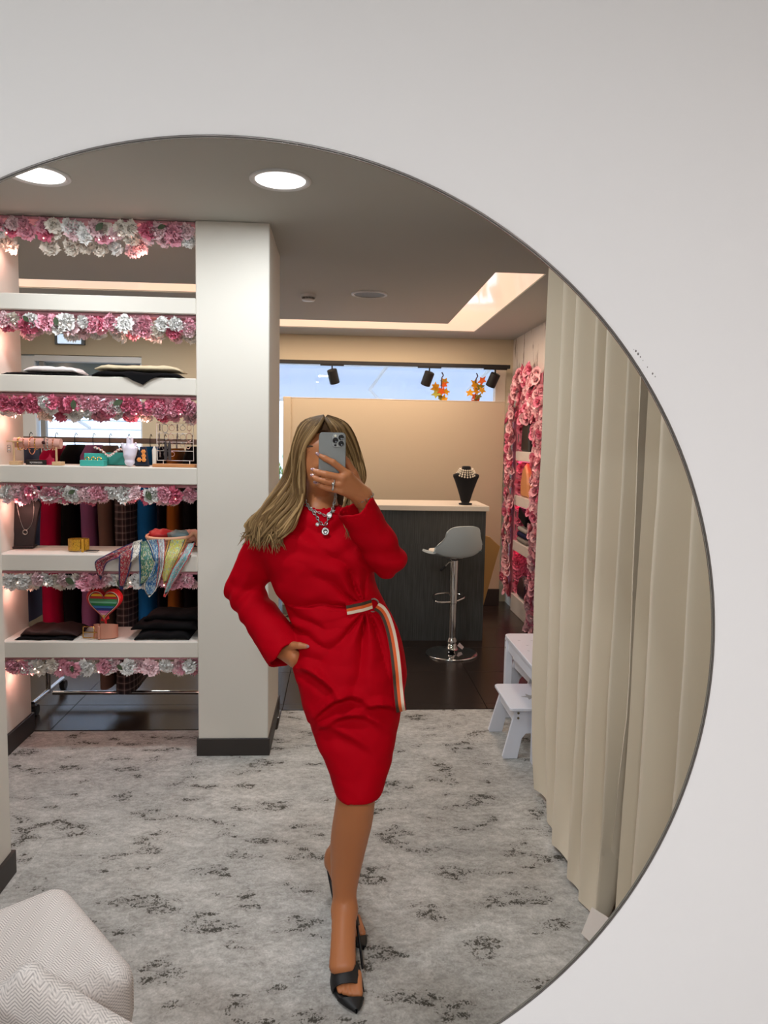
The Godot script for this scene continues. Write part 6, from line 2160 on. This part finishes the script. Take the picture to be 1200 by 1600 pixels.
func strap_rows(pts: Array, w0: float, w1: float, off: float, lift := 0.003) -> Array:
	# flat ribbon across the dress; off shifts it sideways in fractions of its width
	var cp := curve(pts, 8)
	var rows := []
	for i in cp.size():
		var d := (cp[mini(i + 1, cp.size() - 1)] - cp[maxi(i - 1, 0)])
		var side := Vector3(-d.y, d.x, 0).normalized()
		var r := PackedVector3Array()
		for j in 3:
			var u := lerpf(w0, w1, j / 2.0)
			var p := cp[i] + side * u
			r.append(Vector3(p.x, p.y, p.z + lift + off))
		rows.append(r)
	return rows

func build_belt(t: Node3D, at: Vector3, red: Material) -> void:
	var cols := [mat("belt olive", 62, 46, 30, 0.7), mat("belt orange", 222, 92, 28, 0.7), mat("belt cream", 226, 206, 182, 0.7)]
	# short strap over the waist
	var a := []
	for k in 6:
		var x := lerpf(0.028, 0.104, k / 5.0)
		var y := lerpf(1.053, 1.066, k / 5.0)
		var zz := -9.0
		for q in [-0.014, 0.0, 0.014]: zz = maxf(zz, cloth_z(x, y + q))
		a.append(Vector3(x, y, zz))
	var bd := MB.new(); bd.sheet(strap_rows(a, -0.015, 0.019, 0.0), 0.003)
	var belt := part(t, "belt", bd, red, at)
	for k in 3:
		var m := MB.new(); m.sheet(strap_rows(a, 0.0125 - 0.0092 * (k + 1), 0.0125 - 0.0092 * k, 0.0022), 0.0018)
		part(belt, "stripe", m, cols[k])
	var rg := MB.new()
	rg.ring(Vector3(0.107, 1.060, cloth_z(0.107, 1.06) + 0.009), Vector3(0.25, 0.05, 1), 0.0195, 0.0024, 24, 8)
	part(t, "belt_ring", rg, mat("silver", 172, 170, 166, 0.28, 1.0), at)
	# hanging end
	var h := []
	for q in [[0.118, 1.058], [0.135, 1.045], [0.150, 1.02], [0.163, 0.98], [0.172, 0.93], [0.178, 0.88], [0.183, 0.83], [0.188, 0.78], [0.194, 0.752]]:
		h.append(Vector3(q[0], q[1], maxf(cloth_z(q[0], q[1]), cloth_z(q[0] - 0.012, q[1])) + 0.006))
	var hb := MB.new(); hb.sheet(strap_rows(h, -0.016, 0.016, 0.0), 0.003)
	var tail := part(t, "belt_tail", hb, red, at)
	for k in 3:
		var m := MB.new(); m.sheet(strap_rows(h, -0.0135 + 0.009 * k, -0.0135 + 0.009 * (k + 1), 0.0022), 0.0018)
		part(tail, "stripe", m, cols[k])

func chain(t: Node3D, at: Vector3, called: String, pts: Array, link: float, m: Material) -> void:
	var cp := curve(pts, 10)
	var L := 0.0
	var b := MB.new()
	var acc := 0.0
	var k := 0
	for i in cp.size() - 1:
		var seg := cp[i].distance_to(cp[i + 1])
		while acc <= L + seg:
			var f := (acc - L) / maxf(seg, 1e-6)
			var p := cp[i].lerp(cp[i + 1], f)
			var d := (cp[i + 1] - cp[i]).normalized()
			var nn := d.cross(Vector3(0, 0, 1)).normalized() if k % 2 == 0 else Vector3(0, 0, 1)
			# elongated link along the chain
			var x := d; var y := nn.cross(d).normalized()
			var rows := []
			for s in 11:
				var a := TAU * s / 10.0
				var c := x * cos(a) * link + y * sin(a) * link * 0.55
				var o := (x * cos(a) + y * sin(a)).normalized()
				var rr := PackedVector3Array()
				for j in 5:
					var bb := TAU * j / 5.0
					rr.append(p + c + (o * cos(bb) + nn * sin(bb)) * link * 0.24)
				rows.append(rr)
			b.grid(rows, true)
			k += 1
			acc += link * 1.55
		L += seg
	part(t, called, b, m, at)

func build_jewellery(t: Node3D, at: Vector3) -> void:
	var sv := mat("silver", 172, 170, 166, 0.28, 1.0)
	var zf := func(x: float, y: float) -> float: return maxf(cloth_z(x, y), -2.27 + 0.35 * clampf(1.40 - y, 0.0, 0.2)) + 0.006
	var P := []
	for q in [[-0.112, 1.385], [-0.104, 1.362], [-0.085, 1.345], [-0.068, 1.328], [-0.055, 1.308], [-0.040, 1.300], [-0.030, 1.318], [-0.018, 1.345], [-0.010, 1.375], [-0.008, 1.40]]:
		P.append(Vector3(q[0], q[1], zf.call(q[0], q[1])))
	chain(t, at, "long_chain", P, 0.0066, sv)
	var Q := []
	for q in [[-0.108, 1.392], [-0.095, 1.36], [-0.075, 1.342], [-0.052, 1.333], [-0.034, 1.326], [-0.02, 1.34], [-0.012, 1.37], [-0.01, 1.40]]:
		Q.append(Vector3(q[0], q[1], zf.call(q[0], q[1]) + 0.003))
	chain(t, at, "short_chain", Q, 0.005, sv)
	for q in [[-0.038, 1.282, 0.0118], [-0.027, 1.328, 0.009], [-0.062, 1.302, 0.006]]:
		var c := Vector3(q[0], q[1], zf.call(q[0], q[1]) + 0.004)
		var m := MB.new()
		m.lathe(c, PackedVector2Array([Vector2(0.0005, -0.0015), Vector2(q[2], -0.0015), Vector2(q[2] * 1.02, 0.0), Vector2(q[2] * 0.9, 0.0022), Vector2(q[2] * 0.7, 0.0012), Vector2(0.0005, 0.0012)]), 22, 1, 1, Basis(Vector3.RIGHT, PI / 2 - 0.2))
		var pd := part(t, "pendant", m, sv, at)
		if q[2] > 0.01:
			var e := MB.new(); e.ring(c + Vector3(0, 0, 0.003), Vector3(0, 0.2, 1), 0.0048, 0.0014, 14, 6, 1.15)
			e.box(c + Vector3(0, 0.002, 0.003), Vector3(0.006, 0.0022, 0.002))
			part(pd, "relief", e, mat("dark silver", 96, 94, 92, 0.3, 0.9))
	var st := MB.new(); st.prism(star_poly(0.0085), 0.003, Vector3(-0.016, 1.340, zf.call(-0.016, 1.34) + 0.006), Basis(), 0.0008)
	part(t, "star_charm", st, sv, at)
	# bracelet and ring on the raised hand
	var wd := (Vector3(0.066, 1.395, -2.085) - Vector3(0.146, 1.208, -2.13)).normalized()
	var br := MB.new()
	for k in 18:
		var a := TAU * k / 18.0
		var x := wd.cross(Vector3.UP).normalized(); var y := wd.cross(x)
		br.ring(Vector3(0.071, 1.390, -2.087) + (x * cos(a) + y * sin(a)) * 0.027, (x * -sin(a) + y * cos(a)) if k % 2 == 0 else wd, 0.0048, 0.0013, 10, 5)
	part(t, "bracelet", br, sv, at)
	var rd := (Vector3(-0.038, 1.440, -2.031) - Vector3(0.004, 1.432, -2.036)).normalized()
	var rg := MB.new(); rg.ring(Vector3(-0.014, 1.4355, -2.0335), rd, 0.0112, 0.0016, 20, 6)
	rg.ellipsoid(Vector3(-0.015, 1.4325, -2.0222), Vector3(0.005, 0.005, 0.003), Basis(), 10, 6)
	rg.box(Vector3(-0.0155, 1.424, -2.0235), Vector3(0.004, 0.011, 0.002), 0.0006)
	rg.ellipsoid(Vector3(-0.0165, 1.4175, -2.026), Vector3(0.0035, 0.0035, 0.002), Basis(), 8, 6)
	part(t, "finger_ring", rg, sv, at)

func build_hair(t: Node3D, at: Vector3) -> void:
	var rng := RandomNumberGenerator.new(); rng.seed = 31
	var hm := StandardMaterial3D.new()
	hm.resource_name = "brown hair with blond highlights"
	hm.vertex_color_use_as_albedo = true
	hm.roughness = 0.5
	hm.metallic_specular = 0.12
	var b := MB.new()
	# scalp cap, open at the face
	var cap_f := func(p: Vector3) -> float:
		var q := p - Vector3(-0.050, 1.531, -2.314)
		var d := (Vector3(q.x / 0.087, q.y / 0.0955, q.z / 0.095).length() - 1.0) * 0.087
		d = smin(d, cap_d(p, Vector3(-0.055, 1.50, -2.345), Vector3(-0.06, 1.34, -2.365), 0.082, 0.075), 0.04)
		# the face opening
		var fo := cap_d(p, Vector3(-0.050, 1.53, -2.19), Vector3(-0.052, 1.42, -2.19), 0.068, 0.072)
		return maxf(d, -fo)
	sdf_mesh(cap_f, Vector3(-0.17, 1.24, -2.46), Vector3(0.07, 1.65, -2.19), 0.008, b, func(_p): return Color(0.06, 0.034, 0.016))
	var gl_in := [Vector3(-0.046, 1.622, -2.268), Vector3(-0.068, 1.588, -2.222), Vector3(-0.099, 1.525, -2.220), Vector3(-0.111, 1.44, -2.228), Vector3(-0.118, 1.37, -2.205), Vector3(-0.140, 1.30, -2.15), Vector3(-0.155, 1.262, -2.14)]
	var gl_out := [Vector3(-0.050, 1.628, -2.315), Vector3(-0.116, 1.603, -2.318), Vector3(-0.150, 1.525, -2.325), Vector3(-0.170, 1.43, -2.305), Vector3(-0.205, 1.362, -2.245), Vector3(-0.262, 1.305, -2.20), Vector3(-0.292, 1.272, -2.20)]
	var gr_in := [Vector3(-0.042, 1.622, -2.268), Vector3(-0.020, 1.588, -2.222), Vector3(0.010, 1.525, -2.228), Vector3(0.022, 1.45, -2.245), Vector3(0.018, 1.39, -2.235), Vector3(0.030, 1.32, -2.15), Vector3(0.045, 1.262, -2.135)]
	var gr_out := [Vector3(-0.042, 1.628, -2.315), Vector3(0.022, 1.603, -2.315), Vector3(0.054, 1.53, -2.318), Vector3(0.072, 1.455, -2.285), Vector3(0.074, 1.41, -2.27), Vector3(0.052, 1.375, -2.262), Vector3(0.045, 1.36, -2.262)]
	for side in 2:
		var gi: Array = gl_in if side == 0 else gr_in
		var go: Array = gl_out if side == 0 else gr_out
		var cnt := 190 if side == 0 else 110
		for k in cnt:
			var f := pow(rng.randf(), 0.9)
			var lay := rng.randf()
			var pts := []
			var ph := rng.randf() * TAU
			var cut := 1.0 if rng.randf() < 0.6 else rng.randf_range(0.82, 1.0)
			for i in gi.size():
				var p: Vector3 = (gi[i] as Vector3).lerp(go[i], f)
				var g := i / float(gi.size() - 1)
				var wav := 0.020 * g * sin(g * 10.0 + ph * 0.35 + f * 3.0)
				p += Vector3(wav + rng.randf_range(-1, 1) * 0.009 * g * g, rng.randf_range(-1, 1) * 0.014 * g * g, (lay - 0.5) * 0.03 * g + 0.6 * wav)
				# bulge over the skull at the crown
				if i == 0: p += Vector3((f - 0.5) * 0.004, 0, -0.03 * lay)
				if i >= 4 and side == 0 or i >= 5 and side == 1:
					p.z = maxf(p.z, cloth_z(p.x, minf(p.y, 1.34)) + 0.006 + 0.02 * lay) if p.x > -0.23 else p.z + 0.01
				pts.append(p)
			if side == 0 and f > 0.72 and rng.randf() < 0.35:
				pts.append(pts[pts.size() - 1] + Vector3(-0.022, 0.002 + rng.randf_range(-0.01, 0.012), 0.01))
			elif side == 0:
				pts.append(pts[pts.size() - 1] + Vector3(rng.randf_range(-0.02, 0.015), -0.02 - rng.randf() * 0.02, 0.004))
			if side == 1 and f > 0.6: pts.append(pts[pts.size() - 1] + Vector3(-0.012, -0.006, 0.004))
			var cp := curve(pts, 5)
			var n := int(cp.size() * cut)
			cp = cp.slice(0, n)
			var rad := []
			var r0 := rng.randf_range(0.0028, 0.0066)
			for i in cp.size():
				var g := i / float(cp.size() - 1)
				rad.append((r0 + 0.002 * maxf(0.0, 1.0 - g * 3.0)) * (0.65 + 0.65 * sin(PI * minf(g * 0.9 + 0.1, 1.0))) * (1.0 - 0.95 * pow(g, 3.5)))
			var hi := rng.randf()
			hi = hi * hi
			var base := Color(0.085, 0.045, 0.018).lerp(Color(0.40, 0.255, 0.115), hi * 0.9 + 0.05)
			# tube whose colour grows lighter from root to end, as dyed hair does
			var rows := []
			var up := Vector3(0, 0, 1)
			b.col = base
			var start := b.v.size()
			b.tube(cp, rad, 6, false, Vector3(0.2, 0.1, 1).normalized(), 0.6)
			var W := 7
			for i in range(start, b.v.size()):
				var g := ((i - start) / W) / float(cp.size() - 1)
				b.c[i] = base.lerp(Color(0.045, 0.025, 0.012), clampf(0.75 - g * 3.2, 0.0, 0.75)).lerp(Color(0.44, 0.30, 0.15), clampf(g - 0.5, 0.0, 0.5) * 0.5)
	b.col = Color(1, 1, 1)
	part(t, "hair", b, hm, at)

func build_shoe(t: Node3D, at: Vector3, o: Vector3, turn: float, straps: bool) -> void:
	var bl := mat("black satin", 14, 14, 16, 0.5)
	var bs := Basis(Vector3.UP, turn)
	# z along the foot, height of the footbed, half width, x shift
	var sec := [[-0.022, 0.090, 0.012, 0.0], [-0.010, 0.089, 0.025, 0.0], [0.03, 0.080, 0.028, 0.0], [0.08, 0.052, 0.027, -0.002], [0.13, 0.022, 0.033, -0.004], [0.175, 0.011, 0.042, -0.003], [0.215, 0.009, 0.042, 0.0], [0.245, 0.009, 0.034, 0.006], [0.27, 0.009, 0.020, 0.013], [0.286, 0.009, 0.007, 0.018], [0.291, 0.009, 0.002, 0.02]]
	var rows := []
	for s in sec:
		var r := PackedVector3Array()
		for q in [[-1.0, -0.004], [-1.0, 0.004], [-0.7, 0.006], [0.7, 0.006], [1.0, 0.004], [1.0, -0.004], [0.6, -0.007], [-0.6, -0.007]]:
			r.append(o + bs * Vector3(s[3] + q[0] * s[2], s[1] + q[1], s[0]))
		rows.append(r)
	var b := MB.new(); b.grid(rows, true)
	b.cap(rows[0], bs * Vector3.FORWARD)
	var sh := part(t, "shoe", b, bl, at)
	# band over the toes
	var band := func(z0: float, z1: float, h0: float, h1: float, n: int) -> Array:
		var out := []
		for i in n + 1:
			var f := i / float(n)
			var z := lerpf(z0, z1, f)
			var hw := 0.0; var xc := 0.0; var yb := 0.0
			for k in sec.size() - 1:
				if z >= sec[k][0] and z <= sec[k + 1][0]:
					var g: float = (z - sec[k][0]) / (sec[k + 1][0] - sec[k][0])
					hw = lerpf(sec[k][2], sec[k + 1][2], g); xc = lerpf(sec[k][3], sec[k + 1][3], g); yb = lerpf(sec[k][1], sec[k + 1][1], g)
			var r := PackedVector3Array()
			for j in 13:
				var a := PI * j / 12.0
				var bow := 0.012 * sin(a) * (1.0 - f) # upper edge dips towards the toes
				r.append(o + bs * Vector3(xc - cos(a) * (hw + 0.003), yb + pow(sin(a), 0.7) * lerpf(h0, h1, f), z + bow))
			out.append(r)
		return out
	var v := MB.new(); v.sheet(band.call(0.150, 0.222, 0.048, 0.030, 5), 0.003)
	part(sh, "toe_band", v, bl)
	var tp := MB.new(); tp.sheet(band.call(0.246, 0.290, 0.016, 0.006, 5), 0.003)
	part(sh, "pointed_toe", tp, bl)
	# thin side straps along the foot
	for s in ([-1.0, 1.0] if straps else []):
		var pts := []
		for q in [[0.155, 0.030, 0.046], [0.11, 0.050, 0.043], [0.06, 0.082, 0.037], [0.0, 0.108, 0.030], [-0.022, 0.112, 0.018]]:
			pts.append(o + bs * Vector3(s * q[2], q[1], q[0]))
		var m := MB.new(); m.tube(curve(pts, 5), 0.004, 6, true, Vector3.UP, 2.0)
		part(sh, "side_strap", m, bl)
	var h := MB.new()
	h.tube(PackedVector3Array([o + bs * Vector3(0, 0.088, 0.002), o + bs * Vector3(0, 0.06, -0.006), o + bs * Vector3(0, 0.004, -0.012), o + bs * Vector3(0, 0.0, -0.012)]), [0.021, 0.012, 0.0065, 0.007], 12)
	part(sh, "heel", h, bl)

func build_phone() -> void:
	var c := Vector3(-0.019, 1.4975, -2.05)
	var t := thing("smartphone", "grey smartphone with a three-lens camera held before the face", "phone", c)
	var ti := mat("titanium grey", 128, 130, 128, 0.35, 0.25)
	var rp := func(w: float, h: float, r: float) -> PackedVector2Array:
		var p := PackedVector2Array()
		for q in [[1, 1, 0.0], [-1, 1, 0.5], [-1, -1, 1.0], [1, -1, 1.5]]:
			for k in 7:
				var a: float = PI * (q[2] + 0.5 * k / 6.0)
				p.append(Vector2(q[0] * (w / 2 - r) + cos(a) * r, q[1] * (h / 2 - r) + sin(a) * r))
		return p
	var b := MB.new(); b.prism(rp.call(0.0755, 0.155, 0.011), 0.0085, Vector3.ZERO, Basis(), 0.0016)
	part(t, "body", b, ti)
	var s := MB.new(); s.prism(rp.call(0.071, 0.150, 0.009), 0.0006, Vector3(0, 0, -0.0045))
	part(t, "screen", s, mat("dark screen", 12, 12, 14, 0.08))
	var cb := MB.new(); cb.prism(rp.call(0.037, 0.038, 0.010), 0.003, Vector3(0.0165, 0.0555, 0.0055), Basis(), 0.0008)
	var bump := part(t, "camera_plate", cb, mat("titanium plate", 142, 144, 142, 0.25, 0.3))
	for q in [Vector2(0.0245, 0.0640), Vector2(0.0085, 0.0555), Vector2(0.0245, 0.0470)]:
		var l := MB.new()
		l.lathe(Vector3(q.x, q.y, 0.007), PackedVector2Array([Vector2(0.0078, 0.0), Vector2(0.0078, 0.0028), Vector2(0.0068, 0.0030), Vector2(0.0062, 0.0022), Vector2(0.0002, 0.0020)]), 24, 1, 1, Basis(Vector3.RIGHT, PI / 2))
		part(bump, "lens", l, mat("lens black", 14, 14, 16, 0.12))
	var fl := MB.new(); fl.lathe(Vector3(0.0085, 0.0680, 0.007), PackedVector2Array([Vector2(0.0034, 0.0), Vector2(0.003, 0.0008), Vector2(0.0002, 0.0009)]), 16, 1, 1, Basis(Vector3.RIGHT, PI / 2))
	part(bump, "flash", fl, mat("flash cream", 230, 222, 200, 0.3))
	var li := MB.new(); li.lathe(Vector3(0.0085, 0.0425, 0.007), PackedVector2Array([Vector2(0.0034, 0.0), Vector2(0.003, 0.0008), Vector2(0.0002, 0.0009)]), 16, 1, 1, Basis(Vector3.RIGHT, PI / 2))
	part(bump, "sensor", li, mat("lens black", 14, 14, 16, 0.12))
